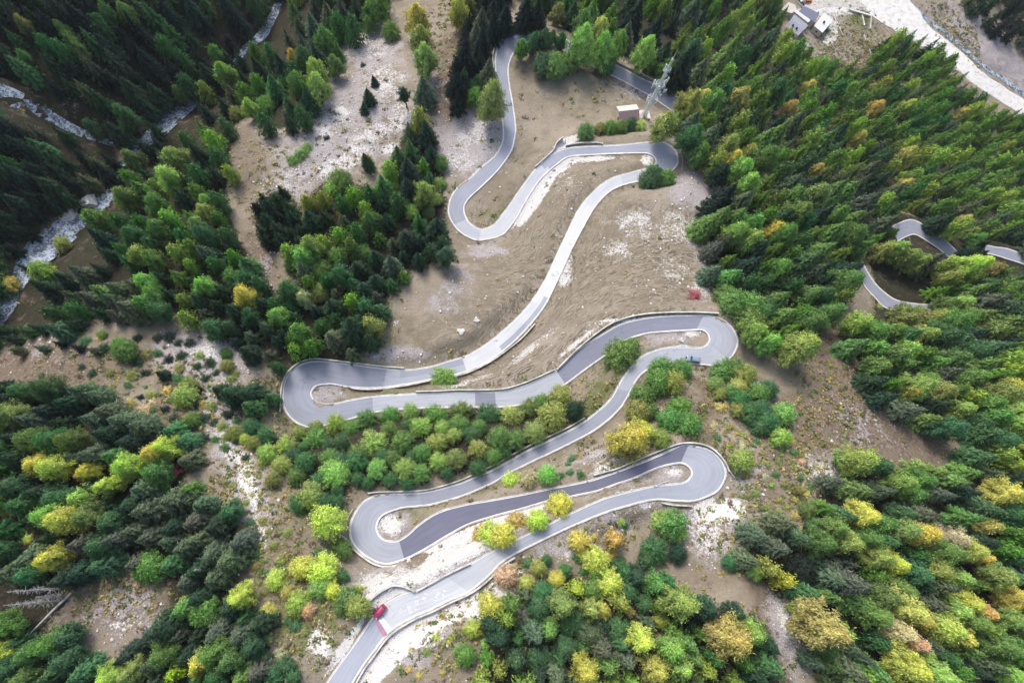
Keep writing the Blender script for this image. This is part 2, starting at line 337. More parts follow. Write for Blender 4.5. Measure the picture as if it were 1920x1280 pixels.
def foliage_material():
    m, n, l, b = mat('foliage', .7); oi = n.new('ShaderNodeObjectInfo'); a = n.new('ShaderNodeAttribute'); a.attribute_name = 'leaf'
    v = a.outputs['Fac']; base = oi.outputs['Color']
    hs = n.new('ShaderNodeHueSaturation'); l.new(base, hs.inputs['Color'])
    tn = nz(n, l, objc(n, l, (1, 1, 2.5)), 2.2, 3, .6); hs.inputs['Saturation'].default_value = .88
    l.new(mth(n, l, 'ADD', mth(n, l, 'ADD', .47, mth(n, l, 'MULTIPLY', oi.outputs['Random'], .02)), mth(n, l, 'MULTIPLY', tn, .05)), hs.inputs['Hue'])
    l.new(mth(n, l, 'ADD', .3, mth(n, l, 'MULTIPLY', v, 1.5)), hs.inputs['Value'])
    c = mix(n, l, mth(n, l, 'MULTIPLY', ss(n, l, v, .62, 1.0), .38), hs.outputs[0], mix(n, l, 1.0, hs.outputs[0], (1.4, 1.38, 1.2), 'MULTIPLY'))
    l.new(c, b.inputs['Base Color'])
    tr = n.new('ShaderNodeBsdfTranslucent'); l.new(c, tr.inputs[0]); ms = n.new('ShaderNodeMixShader'); ms.inputs[0].default_value = .22
    out = [x for x in n if x.type == 'OUTPUT_MATERIAL'][0]; l.new(b.outputs[0], ms.inputs[1]); l.new(tr.outputs[0], ms.inputs[2]); l.new(ms.outputs[0], out.inputs[0]); return m
M_GROUND = ground_material(); M_ROAD = road_material(); M_LEAF = foliage_material()
M_STREAM = water_material('white_water', (.07, .1, .14), (.46, .53, .62), .5); M_RIVER = water_material('milky_river', (.5, .49, .46), (.68, .67, .64), .46)
M_BARK = simple('bark', (.14, .11, .085), .9, .4, 1.2); M_DEAD = simple('dead_wood', (.42, .41, .4), .9, .3, 1.0)
M_PAINT = simple('white_paint', (.78, .78, .76), .7, .12, 1.5); M_FAINT = simple('worn_paint', (.74, .74, .72), .8, .1, 1.2)
M_STONE = simple('wall_stone', (.5, .47, .43), .9, .35, 1.4); M_CONC = simple('concrete', (.56, .55, .51), .85, .3, .5)
M_ROCK = simple('limestone', (.6, .58, .55), .9, .25, 1.0); M_SHRUBS = None

# ------------------------------------------------------------------ object helpers
def tag(o, label=None, cat=None, group=None, kind=None):
    if label: o['label'] = label
    if cat: o['category'] = cat
    if group: o['group'] = group
    if kind: o['kind'] = kind
    return o
def mesh_from(name, V, Fc, material, smooth=False):
    me = bpy.data.meshes.new(name); V = np.asarray(V, np.float32)
    if isinstance(Fc, np.ndarray):
        me.vertices.add(len(V)); me.vertices.foreach_set('co', V.ravel()); k = Fc.shape[1]
        me.loops.add(Fc.size); me.loops.foreach_set('vertex_index', Fc.astype(np.int32).ravel())
        me.polygons.add(len(Fc)); me.polygons.foreach_set('loop_start', np.arange(0, Fc.size, k, dtype=np.int32))
        me.update(calc_edges=True); me.validate()
    else:
        me.from_pydata(V.tolist(), [], [list(map(int, f)) for f in Fc]); me.update()
    for mm in (material if isinstance(material, (list, tuple)) else [material]): me.materials.append(mm)
    if smooth: me.polygons.foreach_set('use_smooth', [True] * len(me.polygons))
    return me
def link(name, me, parent=None, loc=None):
    o = bpy.data.objects.new(name, me); COL.objects.link(o)
    if parent: o.parent = parent
    if loc is not None: o.location = loc
    return o
class MB:                                  # collects boxes, tubes and polygons for ONE mesh
    def __init__(s): s.v = []; s.f = []
    def poly(s, pts):
        k = len(s.v); s.v += [tuple(p) for p in pts]; s.f.append(list(range(k, k + len(pts))))
    def prism(s, pts, dz):
        k = len(s.v); n = len(pts); s.v += [tuple(p) for p in pts] + [(p[0], p[1], p[2] + dz) for p in pts]
        s.f.append(list(range(k + n - 1, k - 1, -1))); s.f.append(list(range(k + n, k + 2 * n)))
        for i in range(n): j = (i + 1) % n; s.f.append([k + i, k + j, k + n + j, k + n + i])
    def box(s, c, d, rz=0):
        x, y, z = d[0] / 2, d[1] / 2, d[2] / 2; cs, sn = math.cos(rz), math.sin(rz)
        s.prism([(c[0] + a * cs - b_ * sn, c[1] + a * sn + b_ * cs, c[2] - z) for a, b_ in ((-x, -y), (x, -y), (x, y), (-x, y))], 2 * z)
    def tube(s, a, b, r1, r2=None, n=6, cap=True):
        r2 = r1 if r2 is None else r2; a = Vector(a); b = Vector(b); d = (b - a).normalized(); u = d.orthogonal().normalized(); w = d.cross(u); k = len(s.v)
        for P, r in ((a, r1), (b, r2)):
            for i in range(n):
                t = 2 * math.pi * i / n; s.v.append(tuple(P + (u * math.cos(t) + w * math.sin(t)) * r))
        for i in range(n): j = (i + 1) % n; s.f.append([k + i, k + j, k + n + j, k + n + i])
        if cap: s.f.append(list(range(k + n - 1, k - 1, -1))); s.f.append(list(range(k + n, k + 2 * n)))
    def build(s, name, material, parent=None, smooth=False):
        return link(name, mesh_from(name, s.v, s.f, material, smooth), parent)
def grid_faces(nr, nc):
    i, j = np.meshgrid(np.arange(nr - 1), np.arange(nc - 1), indexing='ij'); a = (i * nc + j).ravel()
    return np.stack([a, a + nc, a + nc + 1, a + 1], 1)

# ------------------------------------------------------------------ ground sheet with its covers
PXG, PYG, _ = project(np.stack([GX, GY, HG], -1))
def blobs(lst, soft=1.0):
    out = np.zeros(GX.shape)
    for cx, cy, rx, ry, ang, st in lst:
        a = math.radians(ang); dx = PXG - cx; dy = PYG - cy; u = dx * math.cos(a) + dy * math.sin(a); w = -dx * math.sin(a) + dy * math.cos(a)
        d = np.sqrt((u / rx) ** 2 + (w / ry) ** 2); out = np.maximum(out, st * np.clip(1.45 - d * .9, 0, 1))
    return out
ROCKB = [(745,1085,95,20,-8,.9),(880,1030,95,16,-25,1.15),(830,1048,60,22,-25,.9),(905,990,110,9,-21,2.0),(790,1175,62,24,-38,2.2),(722,1240,60,16,-48,2.2),(695,1272,40,12,-50,2),(855,1148,55,11,-27,2.0),(900,1135,40,50,10,.7),
 (1000,1060,60,14,-28,.6),(1080,1030,80,10,-28,.55),(1350,955,40,20,0,1.7),(1365,945,18,14,0,1.2),(1325,1000,50,45,0,.62),(1190,955,60,10,-18,.6),(1165,925,80,6,-20,.7),(1130,872,45,30,0,.55),(1128,880,30,12,0,.65),
 (1010,355,70,13,-58,2.0),(1045,312,40,11,-30,2.0),(1110,298,60,6,-3,.95),(1212,300,14,10,0,.9),(985,400,30,6,-55,.9),(1190,420,60,38,0,.56),(1060,340,30,30,0,.5),(1260,425,70,40,0,.56),(1160,470,40,30,0,.55),(1060,500,12,40,15,.7),(1060,520,14,20,30,.75),
 (733,984,26,24,0,.85),(1266,885,22,12,0,.72),(1300,625,22,8,0,.85),(1290,650,30,5,0,.8),(600,1205,24,42,0,.9),(985,1110,18,40,-20,.75),(940,1120,22,50,-25,.8),(880,1110,30,10,-28,1),
 (620,235,60,30,-40,.62),(690,90,60,30,0,.55),(720,150,50,40,0,.58),(650,300,80,22,-30,.64),(700,250,70,25,-30,.62),(760,225,40,20,-20,.74),(740,280,35,15,0,.66),(540,340,50,20,-30,.55),(890,255,50,25,-30,.68),(865,300,50,30,0,.55),(905,320,30,10,-40,.9),
 (400,660,45,25,10,.72),(430,740,18,50,-8,.7),(420,830,14,50,-20,.7),(465,905,18,60,-15,.9),(485,990,14,60,-10,.75),(455,870,20,40,-25,.8),(170,545,30,12,0,.6),(1545,888,26,22,0,.85),(1480,1190,18,70,-15,.7),(1400,930,20,20,0,.6),
 (1195,162,45,9,24,.55),(1262,505,50,30,0,.5),(1320,540,25,30,0,.68),(750,190,20,40,0,.6),(745,605,10,8,0,.7),(1072,262,30,6,-25,1.3),(1050,275,22,7,-45,1.3),(1040,288,14,7,-40,1.3),(722,1117,38,14,-20,2.2),(650,1207,66,8,-56,1.2),(740,1112,26,12,0,2.2),
 (1000,650,80,8,-38,.62),(880,715,60,6,-18,.6),(1085,640,60,5,-38,.85),(1200,597,90,4,-4,.9),(1580,5,60,25,-5,1.0),(1520,22,40,16,-20,1.0),(1560,60,12,26,30,.9),(1760,95,110,7,42,.8),(1650,80,10,60,-20,.4),(640,210,15,10,0,.9),(60,640,40,14,0,.5),(500,420,30,50,0,.4),(230,1170,60,18,-20,.55),(1210,60,0.1,0.1,0,0)]
SCREEB = [(640,230,150,110,-20,.75),(700,100,70,60,0,.7),(880,270,75,60,-10,1.0),(790,250,60,40,0,.7),(560,330,80,40,-30,.7),(380,670,90,45,10,1.05),(420,800,40,100,-15,.8),(460,930,45,110,-12,.8),(740,1090,130,40,-10,.75),(880,1040,110,35,-25,.8),
 (780,1200,90,60,-40,.7),(950,1150,80,90,0,.65),(1100,1000,180,30,-22,.7),(1330,990,90,70,0,.7),(1130,870,70,40,0,.6),(1200,900,120,14,-18,.6),(1310,360,60,40,20,.9),(1330,450,40,60,0,.6),(740,665,80,16,0,.75),(840,560,50,30,-20,.6),(910,470,40,14,0,.8),(940,430,60,14,-40,.6),(860,540,60,60,0,.45),
 (1540,890,50,40,0,.9),(1400,900,40,60,0,.6),(1480,1180,40,90,-12,.9),(1250,620,60,30,0,.7),(610,738,34,20,0,.85),(730,985,45,40,0,.8),(1260,890,50,20,0,.7),(1860,90,160,40,40,.75),(1650,700,60,60,30,.35),(1620,800,90,50,20,.45),(1560,110,80,60,20,.5),(1190,165,70,22,24,.6),(480,520,50,60,0,.5),(100,650,140,40,0,.4),(230,1150,90,60,-20,.55),(820,170,30,60,0,.4),(690,570,0.1,0.1,0,0)]
GREENB = [(700,600,40,90,10,.6),(620,680,60,16,0,.6),(930,400,45,22,-30,.45),(720,735,90,10,0,.55),(860,735,50,14,0,.55),(1120,740,45,20,-40,.75),(1090,770,40,18,-35,.8),(1150,700,30,16,0,.6),(800,945,60,10,-10,.65),(780,970,24,18,0,.6),(1215,890,35,10,-15,.7),(860,930,90,10,-15,.6),(780,1095,30,8,10,.9),(560,1180,50,70,0,.8),(610,1160,30,40,0,.85),
 (480,1010,50,70,0,.5),(1390,920,20,50,0,.7),(1610,30,26,20,20,.9),(960,250,30,60,0,.4),(1100,150,90,40,0,.35),(1240,660,60,10,0,.5),(560,970,60,50,0,.4),(620,1050,60,60,0,.45),(1380,860,30,60,0,.5)]
BROWN_SHADEB = [(60,700,160,50,0,1),(1640,800,150,60,15,1),(1580,650,60,90,0,1),(1520,800,60,90,0,.9),(330,760,60,90,0,.8),(220,1120,160,90,0,.8),(460,1050,40,80,0,.8),(1440,1100,40,80,0,.8),(480,500,50,90,0,.85),(460,300,50,90,0,.7),(850,150,40,110,5,.9),(830,190,35,30,0,1.1),(100,680,190,60,0,.75),(250,1140,120,90,0,.6),(1590,720,70,130,-20,1.0),(1560,640,60,60,0,.9),(1700,840,120,50,10,.8),(1480,820,60,110,0,.8),(1450,900,70,110,0,.7),(1310,770,70,80,0,.75),(1060,560,60,40,0,.3),(880,1240,110,60,0,.55),(1060,1000,120,25,-25,.55),
 (1330,1070,80,50,0,.5),(1190,165,70,18,24,.75),(940,360,40,50,0,.5),(1080,380,60,60,0,.35),(550,990,80,100,0,.55),(520,1090,70,90,0,.5),(1400,1000,50,60,0,.6),(1840,80,130,30,42,.75),(1560,90,50,50,0,.6),(1640,120,40,40,0,.7),(1110,750,50,30,-30,.5),(1000,760,60,12,0,.5),(640,420,60,40,0,.5),(550,440,60,40,0,.7),(1200,480,100,80,0,.2),(1420,1190,60,60,0,.6),(330,800,60,70,0,.7),(500,780,40,60,0,.5)]  # brown soil; tree shade and dim frame edges are painted in as brown too
FORESTS = {}                               # filled here, used by the floor and by the planting
FORESTS['shade'] = [(-60,-60),(520,-60),(440,110),(340,180),(250,240),(215,320),(150,370),(60,440),(-60,520)]
FORESTS['gorge'] = [(530,-60),(735,-60),(700,45),(640,85),(600,150),(590,195),(555,240),(500,240),(470,215),(440,240),(430,330),(420,400),(462,470),(490,540),(500,600),(600,690),(530,700),(430,640),(330,590),(190,590),(100,625),(-50,650),(-50,520),(70,500),(150,425),(240,330),(250,260),(345,205),(440,120)]
FORESTS['column'] = [(600,345),(640,335),(700,365),(735,310),(765,230),(800,215),(825,300),(838,400),(840,480),(780,500),(722,560),(700,630),(670,668),(620,690),(560,660),(500,610),(500,570),(560,530),(540,470),(575,430),(570,380)]
FORESTS['clump'] = [(478,375),(530,350),(565,400),(560,440),(500,460),(475,430)]
FORESTS['crest'] = [(835,-60),(960,-60),(950,35),(918,60),(918,150),(880,200),(855,190),(850,130),(868,60)]
FORESTS['ridge'] = [(970,-60),(1460,-60),(1470,20),(1462,62),(1490,95),(1540,110),(1640,135),(1660,75),(1700,60),(1790,115),(1830,185),(1910,225),(1990,250),(1990,480),(1920,455),(1860,448),(1800,430),(1700,385),(1680,410),(1680,450),(1710,460),(1800,515),(1850,500),(1990,530),(1990,840),(1800,820),(1740,790),(1640,740),(1595,650),(1600,600),(1640,590),(1760,590),(1740,552),(1690,545),(1640,500),(1605,490),(1580,560),(1550,600),(1500,690),(1450,650),(1400,640),(1345,560),(1330,490),(1320,400),(1350,350),(1300,270),(1260,235),(1280,190),(1240,145),(1180,105),(1140,90),(1080,40),(1000,30)]
FORESTS['lower_left'] = [(-60,735),(50,725),(200,730),(260,770),(330,820),(370,850),(345,900),(400,930),(440,960),(455,1030),(430,1090),(475,1150),(500,1200),(540,1230),(560,1340),(230,1340),(215,1240),(300,1100),(320,1085),(230,1060),(120,1085),(-60,1075)]
FORESTS['far_bank'] = [(1815,-60),(1838,10),(1880,40),(1935,85),(1990,95),(1990,-60)]
FORESTS['corner_left'] = [(-60,1160),(30,1200),(130,1190),(190,1290),(210,1340),(-60,1340)]
FORESTS['middle'] = [(510,820),(600,800),(800,768),(1000,760),(1060,745),(1090,775),(1060,805),(960,855),(870,890),(720,912),(650,925),(625,985),(585,960),(540,900),(475,850)]
FORESTS['lower_mid'] = [(900,1180),(960,1130),(1020,1085),(1090,1075),(1200,1080),(1290,1100),(1340,1140),(1400,1140),(1450,1180),(1500,1340),(880,1340),(895,1240)]
FORESTS['lower_right'] = [(1500,1000),(1530,930),(1600,860),(1700,880),(1790,880),(1840,830),(1990,840),(1990,1340),(1570,1340),(1520,1240),(1500,1150),(1400,1060),(1400,990)]
FORESTS['left_gully'] = [(150,640),(330,620),(420,690),(480,780),(540,850),(520,900),(440,850),(330,800),(180,720)]
FORESTS['right_gully'] = [(1325,780),(1420,815),(1500,830),(1530,960),(1440,980),(1400,900),(1340,840)]
FORESTS['low_gully'] = [(425,880),(470,960),(540,1000),(520,1080),(500,1150),(455,1010)]
FORESTS['road_floor'] = [(1600,395),(1990,420),(1990,600),(1640,600),(1630,500),(1600,470)]
FORESTS['dead_floor'] = [(-60,1070),(125,1085),(150,1110),(60,1200),(-60,1165)]
FORESTS['left_spruces'] = [(-40,655),(120,640),(200,640),(240,690),(180,735),(60,730),(-40,735)]
CLEAR = [(1030,1120,34,26),(990,1150,26,26),(1300,1080,30,24),(80,205,105,34),(190,275,50,14),(120,690,120,30),(260,1150,75,80),(1640,555,40,10),(1740,440,60,14),(1900,470,50,10),(1512,42,42,30),(1590,45,44,42),(1655,720,0,0),(1660,520,34,16),(335,225,38,36),(212,368,30,40),(110,458,66,48),(30,560,46,50),(0,160,60,24),(495,60,26,22),(520,10,20,24),(1715,430,40,20)]
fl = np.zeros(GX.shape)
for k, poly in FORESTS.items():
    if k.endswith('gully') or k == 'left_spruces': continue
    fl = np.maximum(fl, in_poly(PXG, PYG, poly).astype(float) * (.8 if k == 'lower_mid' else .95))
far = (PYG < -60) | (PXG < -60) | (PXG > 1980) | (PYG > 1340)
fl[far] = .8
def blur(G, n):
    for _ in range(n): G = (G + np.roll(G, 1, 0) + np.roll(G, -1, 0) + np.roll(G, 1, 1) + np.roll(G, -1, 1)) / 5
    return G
fl = blur(fl, 4); fl *= 1 - np.where(((PXG < 560) & (PYG < 640)) | ((PXG > 1600) & (PYG > 380) & (PYG < 620)), .25, .9) * np.clip(blobs([(c[0], c[1], c[2] * .8, c[3] * .8, 0, 1) for c in CLEAR if c[2] > 0]), 0, 1)  # upper left clearings keep the dark floor: shade put into the ground colour
for nm, p in WATER[2:]:
    dd, _ = seg_dist(GX, GY, p[::4, :2]); fl = np.where(dd < 45, fl * .2, fl)
rockw = blobs(ROCKB); screew = blobs(SCREEB); greenw = blobs(GREENB); brown_shadew = blobs(BROWN_SHADEB)
dd, _ = seg_dist(GX, GY, WATER[0][1][::3, :2]); brown_shadew = np.maximum(brown_shadew, np.clip(1.4 - dd / 20, 0, 1))  # banks painted brown to stand in for the gorge's shade
furrow = np.clip(blobs([(1080,560,170,160,-40,1),(1250,500,140,110,0,1),(960,680,160,60,-20,1),(900,600,120,90,-30,.5),(960,450,90,70,0,.8),(1080,370,80,60,-30,.6),(1080,760,60,50,0,.8),(1160,420,120,80,0,.6)]), 0, 1)
me = mesh_from('hillside', np.stack([GX, GY, HG], -1).reshape(-1, 3), grid_faces(len(gxs), len(gys)), M_GROUND, True)
for nm, chans in (('cover_a', (rockw, screew, greenw)), ('cover_b', (fl, brown_shadew, furrow))):
    a = me.attributes.new(nm, 'FLOAT_COLOR', 'POINT'); a.data.foreach_set('color', np.stack(list(chans) + [np.ones(GX.shape)], -1).astype(np.float32).ravel())
tag(link('hillside', me), kind='structure')

# ------------------------------------------------------------------ water
for nm, p in WATER:
    d = np.gradient(p[:, :2], axis=0); d /= np.linalg.norm(d, axis=1)[:, None] + 1e-9; nrm = np.c_[-d[:, 1], d[:, 0]]; V = []
    for i in range(len(p)):
        for t in np.linspace(-1, 1, 7):
            ww = p[i, 3] * (1.0 + .25 * float(vnoise(np.array(p[i, 0] * 1.0 + 50 * (t > 0)), np.array(p[i, 1]), 5, 5)))
            V.append([p[i, 0] + nrm[i, 0] * t * ww, p[i, 1] + nrm[i, 1] * t * ww, p[i, 2] + .05 - .1 * abs(t) ** 3])
    tag(link(nm, mesh_from(nm, V, grid_faces(len(p), 7), M_STREAM if nm == 'stream' else M_RIVER, True)), kind='structure')

# ------------------------------------------------------------------ roads
TONES = [((600,1300),.40),((735,1170),.52),((860,1095),.46),((950,1040),.36),((1230,925),.37),((1290,890),.38),((1285,848),.19),((752,1031),.37),((720,945),.36),((790,935),.33),((1130,780),.33),((1170,730),.40),((1240,668),.42),((1340,650),.38),((1312,604),.26),((1050,705),.43),((930,748),.27),((895,748),.45),
 ((780,752),.44),((700,758),.33),((560,730),.31),((720,708),.40),((868,681),.55),((1010,572),.57),((1110,385),.53),((1170,342),.48),((1215,325),.38),((1260,290),.35),((1060,286),.36),((1025,312),.50),((975,380),.52),((900,438),.44),((862,415),.34),((935,270),.33),((950,90),.30),((1130,118),.31),((1300,215),.28)]
def road_mesh(r, tones, name):
    n = len(r['P']); NT = 9; V = np.zeros((n, NT, 3)); 
    for j, t in enumerate(np.linspace(0, 1, NT)): V[:, j] = r['L'] * (1 - t) + r['R'] * t
    me = mesh_from(name, V.reshape(-1, 3), grid_faces(n, NT), M_ROAD)
    me.flip_normals() if me.polygons[0].normal.z < 0 else None
    tone = np.full((n - 1, NT - 1), .3)
    if tones:
        cp = (r['P'][:, :2] + r['P'][:, 2:]) / 2; last = 0
        for (px, py), tv in tones:
            win = cp[last:last + 260]; i = last + int(np.argmin(np.hypot(win[:, 0] - px, win[:, 1] - py))); tone[i:] = tv; last = i
        for (a, b, j0, j1, tv) in [((985,600),(938,655),5,8,.36),((1020,560),(985,600),5,8,.38),((750,707),(868,681),0,4,.34),((1035,300),(1020,318),3,7,.36)]:
            i = int(np.argmin(np.hypot(cp[:, 0] - a[0], cp[:, 1] - a[1]))); j = int(np.argmin(np.hypot(cp[:, 0] - b[0], cp[:, 1] - b[1])))
            tone[min(i, j):max(i, j), j0:j1] = tv
    at = me.attributes.new('tone', 'FLOAT', 'FACE'); at.data.foreach_set('value', tone.ravel().astype(np.float32))
    uv = me.uv_layers.new(name='UVMap'); li = np.zeros(len(me.loops), np.int32); me.loops.foreach_get('vertex_index', li)
    U = np.stack([np.broadcast_to(np.linspace(0, 5, NT), (n, NT)), np.broadcast_to(r['s'][:, None], (n, NT))], -1).reshape(-1, 2)
    uv.data.foreach_set('uv', U[li].astype(np.float32).ravel())
    return tag(link(name, me), kind='structure')
for k, r in enumerate(ROADS): road_mesh(r, TONES if k == 0 else None, 'road')
def edge_strip(r, side, off, wid, up, mb, i0=0, i1=None):   # painted or kerb strip along one edge
    E = r['L'] if side == 0 else r['R']; O = r['R'] if side == 0 else r['L']; E = E[i0:i1]; O = O[i0:i1]
    d = O - E; d /= np.linalg.norm(d, axis=1)[:, None]; k = len(mb.v)
    for e, q in zip(E, d):
        mb.v.append(tuple(e + q * off + [0, 0, up])); mb.v.append(tuple(e + q * (off + wid) + [0, 0, up]))
    for i in range(len(E) - 1): mb.f.append([k + 2 * i, k + 2 * i + 1, k + 2 * i + 3, k + 2 * i + 2] if side else [k + 2 * i, k + 2 * i + 2, k + 2 * i + 3, k + 2 * i + 1])
lines = MB(); kerbs = MB()
for r in ROADS:
    for side in (0, 1):
        edge_strip(r, side, .08, .2, .006, lines)
        E = r['L'] if side == 0 else r['R']; O = r['R'] if side == 0 else r['L']; d = E - O; d /= np.linalg.norm(d, axis=1)[:, None]; k = len(kerbs.v)
        for e, q in zip(E, d):
            kerbs.v += [tuple(e + [0, 0, -.25]), tuple(e + [0, 0, .10]), tuple(e + q * .22 + [0, 0, .10]), tuple(e + q * .22 + [0, 0, -.5])]
        for i in range(len(E) - 1):
            for j in range(3): kerbs.f.append([k + 4 * i + j, k + 4 * i + j + 1, k + 4 * i + 5 + j, k + 4 * i + 4 + j])
tag(lines.build('road_line', M_PAINT), kind='structure'); tag(kerbs.build('kerb', M_CONC), kind='structure')
def road_z(px, py):                        # point on the nearest part of the main road surface
    cp = (road1['P'][:, :2] + road1['P'][:, 2:]) / 2; i = int(np.argmin(np.hypot(cp[:, 0] - px, cp[:, 1] - py))); return road1['C'][i, 2], i
def on_road(px, py, up=.0): z, _ = road_z(px, py); return at_z(px, py, z + up)
for pts, col in (([(707,1157),(715,1152),(736,1180),(727,1187)], M_PAINT), ([(701,1163),(706,1158),(726,1188),(719,1193)], simple('faded_red_paint', (.42, .22, .28), .8, .15, .8))):
    mb = MB(); q = [on_road(*p) for p in pts]
    for t in range(8):
        a0, a1 = t / 8, (t + 1) / 8; A_, B_ = q[0] + (q[3] - q[0]) * a0, q[1] + (q[2] - q[1]) * a0; C_, D_ = q[1] + (q[2] - q[1]) * a1, q[0] + (q[3] - q[0]) * a1
        zz = []
        for p_ in (A_, B_, C_, D_):
            i = int(np.argmin(np.hypot(road1['C'][:, 0] - p_[0], road1['C'][:, 1] - p_[1]))); zz.append((p_[0], p_[1], road1['C'][i, 2] + .03))
        mb.poly(zz)
    tag(mb.build('road_band', col), kind='structure')
# worn letters painted across the road
def lettering(txt, px, py, size, ang_px):
    cu = bpy.data.curves.new('t', 'FONT'); cu.body = txt; cu.size = size; cu.align_x = 'CENTER'; cu.align_y = 'CENTER'; cu.space_character = 1.15; cu.resolution_u = 3
    to = bpy.data.objects.new('t', cu); me_ = bpy.data.meshes.new_from_object(to); me_.materials.clear(); me_.materials.append(M_PAINT)
    z, i = road_z(px, py); P = at_z(px, py, z + .02); Q = at_z(px + 10 * math.cos(ang_px), py + 10 * math.sin(ang_px), z)
    # tilt the text with the road surface
    x = Vector(Q - P).normalized(); t = Vector(road1['C'][min(i + 2, len(road1['C']) - 1)] - road1['C'][i - 2]).normalized(); rr = Vector(road1['R'][i] - road1['L'][i]).normalized()
    nn = t.cross(rr); nn = nn if nn.z > 0 else -nn; x = (x - nn * x.dot(nn)).normalized(); y = nn.cross(x)
    o = link('road_lettering', me_); o.matrix_world = Matrix(((x.x, y.x, nn.x, P[0]), (x.y, y.y, nn.y, P[1]), (x.z, y.z, nn.z, P[2] + .03), (0, 0, 0, 1)))
    bpy.data.objects.remove(to); tag(o, kind='structure')
for txt, px, py, size, ang in [('IIIE', 768, 1143, 1.15, 64), ('T O I', 781, 1131, 1.3, -92), ('8 I', 797, 1118, 1.3, -72), ('LMI', 819, 1118, 1.3, -66), ('SB I', 829, 1115, 1.4, -62), ('EBINS', 850, 1110, 1.05, -45)]:
    lettering(txt, px, py, size, math.radians(ang))

# ------------------------------------------------------------------ tree shapes (made once, shared by the copies)
def unit(v): return v / (np.linalg.norm(v, axis=-1, keepdims=True) + 1e-9)
def leaf_quads(C, N, sx, sy, R, val, axis=None):
    """one quad per centre C, facing roughly N, half sizes sx, sy; val = leaf shade"""
    N = unit(N); a = R.normal(size=C.shape) if axis is None else axis; a = unit(a - (a * N).sum(-1, keepdims=True) * N); b = np.cross(N, a)
    sx = np.asarray(sx).reshape(-1, 1) * np.ones((len(C), 1)); sy = np.asarray(sy).reshape(-1, 1) * np.ones((len(C), 1))
    V = np.stack([C - a * sx, C + b * sy, C + a * sx, C - b * sy], 1)      # lozenge
    return V.reshape(-1, 3), np.repeat(val, 4)
def leaf_mesh(name, V, val):
    F4 = np.arange(len(V)).reshape(-1, 4); me = mesh_from(name, V, F4, M_LEAF)
    a = me.attributes.new('leaf', 'FLOAT', 'POINT'); a.data.foreach_set('value', val.astype(np.float32)[:len(me.vertices)]); return me
def spruce_crown(seed, slim=1.0, dense=1.0):
    R = np.random.default_rng(seed); Vs = []; vals = []; h = 1.0
    nw = int(17 * dense)
    for i in range(nw):
        f = (i + .3 * R.random()) / nw; z = .10 + .89 * f; rad = (1 - f) ** .78 * (1 if f > .08 else .8) * (1 + .1 * R.normal())
        nb = max(4, int((6 + 6 * (1 - f)) * dense)); az0 = R.random() * 6.28
        for k in range(nb):
            az = az0 + 6.283 * k / nb + R.normal() * .16; L = max(.05, rad * (.86 + .26 * R.random())); K = max(2, int(7 * L + 2))
            t = (np.arange(K) + .6) / K; droop = -.11 * t ** 1.2 * L * (1 + .5 * R.random()) + .05 * t ** 4 * L
            dirv = np.array([math.cos(az), math.sin(az), 0]); side = np.array([-math.sin(az), math.cos(az), 0])
            C0 = dirv * (t * L)[:, None]; C0[:, 2] = z + droop; vb = .05 + .3 * R.random()
            for sgn in (-1, -.5, 0, .5, 1):
                w = L * .17 * (1.05 - .75 * t) + .035; C = C0 + side * (sgn * w * .8)[:, None] + dirv * (abs(sgn) * .05)
                N = np.array([0, 0, 1.0]) * .9 + R.normal(size=C.shape) * .28 + dirv * .25
                ax = np.tile(dirv + side * sgn * .9, (K, 1)); ax[:, 2] -= .2
                V, vv = leaf_quads(C, N, np.full(K, .075 + .05 * L), w * .2 + .007, R, np.clip(vb - .08 + .7 * t + .1 * R.normal(size=K), 0, 1), ax)  # lighter new growth at the tips; inner crown shade also put into this tone
                V[:, 2] += 0; Vs.append(V); vals.append(vv)
    K = 26; C = np.zeros((K, 3)); C[:, 2] = .9 + .13 * R.random(K); C[:, :2] = R.normal(size=(K, 2)) * .03
    V, vv = leaf_quads(C, R.normal(size=(K, 3)), .05, .03, R, np.full(K, .7)); Vs.append(V); vals.append(vv)
    V = np.concatenate(Vs); V[:, :2] *= slim; return V, np.concatenate(vals)     # unit radius (about), unit height
def larch_crown(seed, profile, nbr, low=.22, fluffy=1.0, nq=15, qs=.62, lb=.5):
    R = np.random.default_rng(seed); C = []; N = []; val = []; AX = []; lob = R.random(12) * lb + 1.05 - lb * .6; lz = R.random(6) * 6.28
    for i in range(nbr):
        f = ((i + R.random()) / nbr) ** 1.15; z = low + (1 - low) * f; az = i * 2.39996 + R.normal() * .25
        rad = profile(f) * lob[int((az % 6.283) / 6.283 * 12) % 12] * (.85 + .3 * R.random()) * (1 + .36 * lb * math.sin(3 * az + lz[int(f * 5.99)]))
        n = max(2, int(rad * 5 + 1)); vb = .1 + .3 * R.random()
        for j in range(n):
            t = (j + .7) / n; c = np.array([math.cos(az) * rad * t, math.sin(az) * rad * t, z + (.07 * t - .03) * rad])
            q = nq + int(3 * t); cc = c + R.normal(size=(q, 3)) * np.array([.075, .075, .026]) * fluffy * (.7 + .5 * t)
            C.append(cc); N.append(unit(np.array([math.cos(az) * .7, math.sin(az) * .7, .8])) + R.normal(size=(q, 3)) * .55); AX.append(np.array([math.cos(az), math.sin(az), .1]) + R.normal(size=(q, 3)) * .45); val.append(np.clip(vb + .2 * t + .42 * f + .12 * R.normal(size=q), 0, 1))  # tone rises with height: light on the crown top put into the leaf colour
    AX = np.concatenate(AX); C = np.concatenate(C); N = np.concatenate(N); val = np.concatenate(val); K = len(C)
    return leaf_quads(C, N, (.085 + .06 * R.random(K)) * qs, (.024 + .026 * R.random(K)) * qs, R, val, AX)
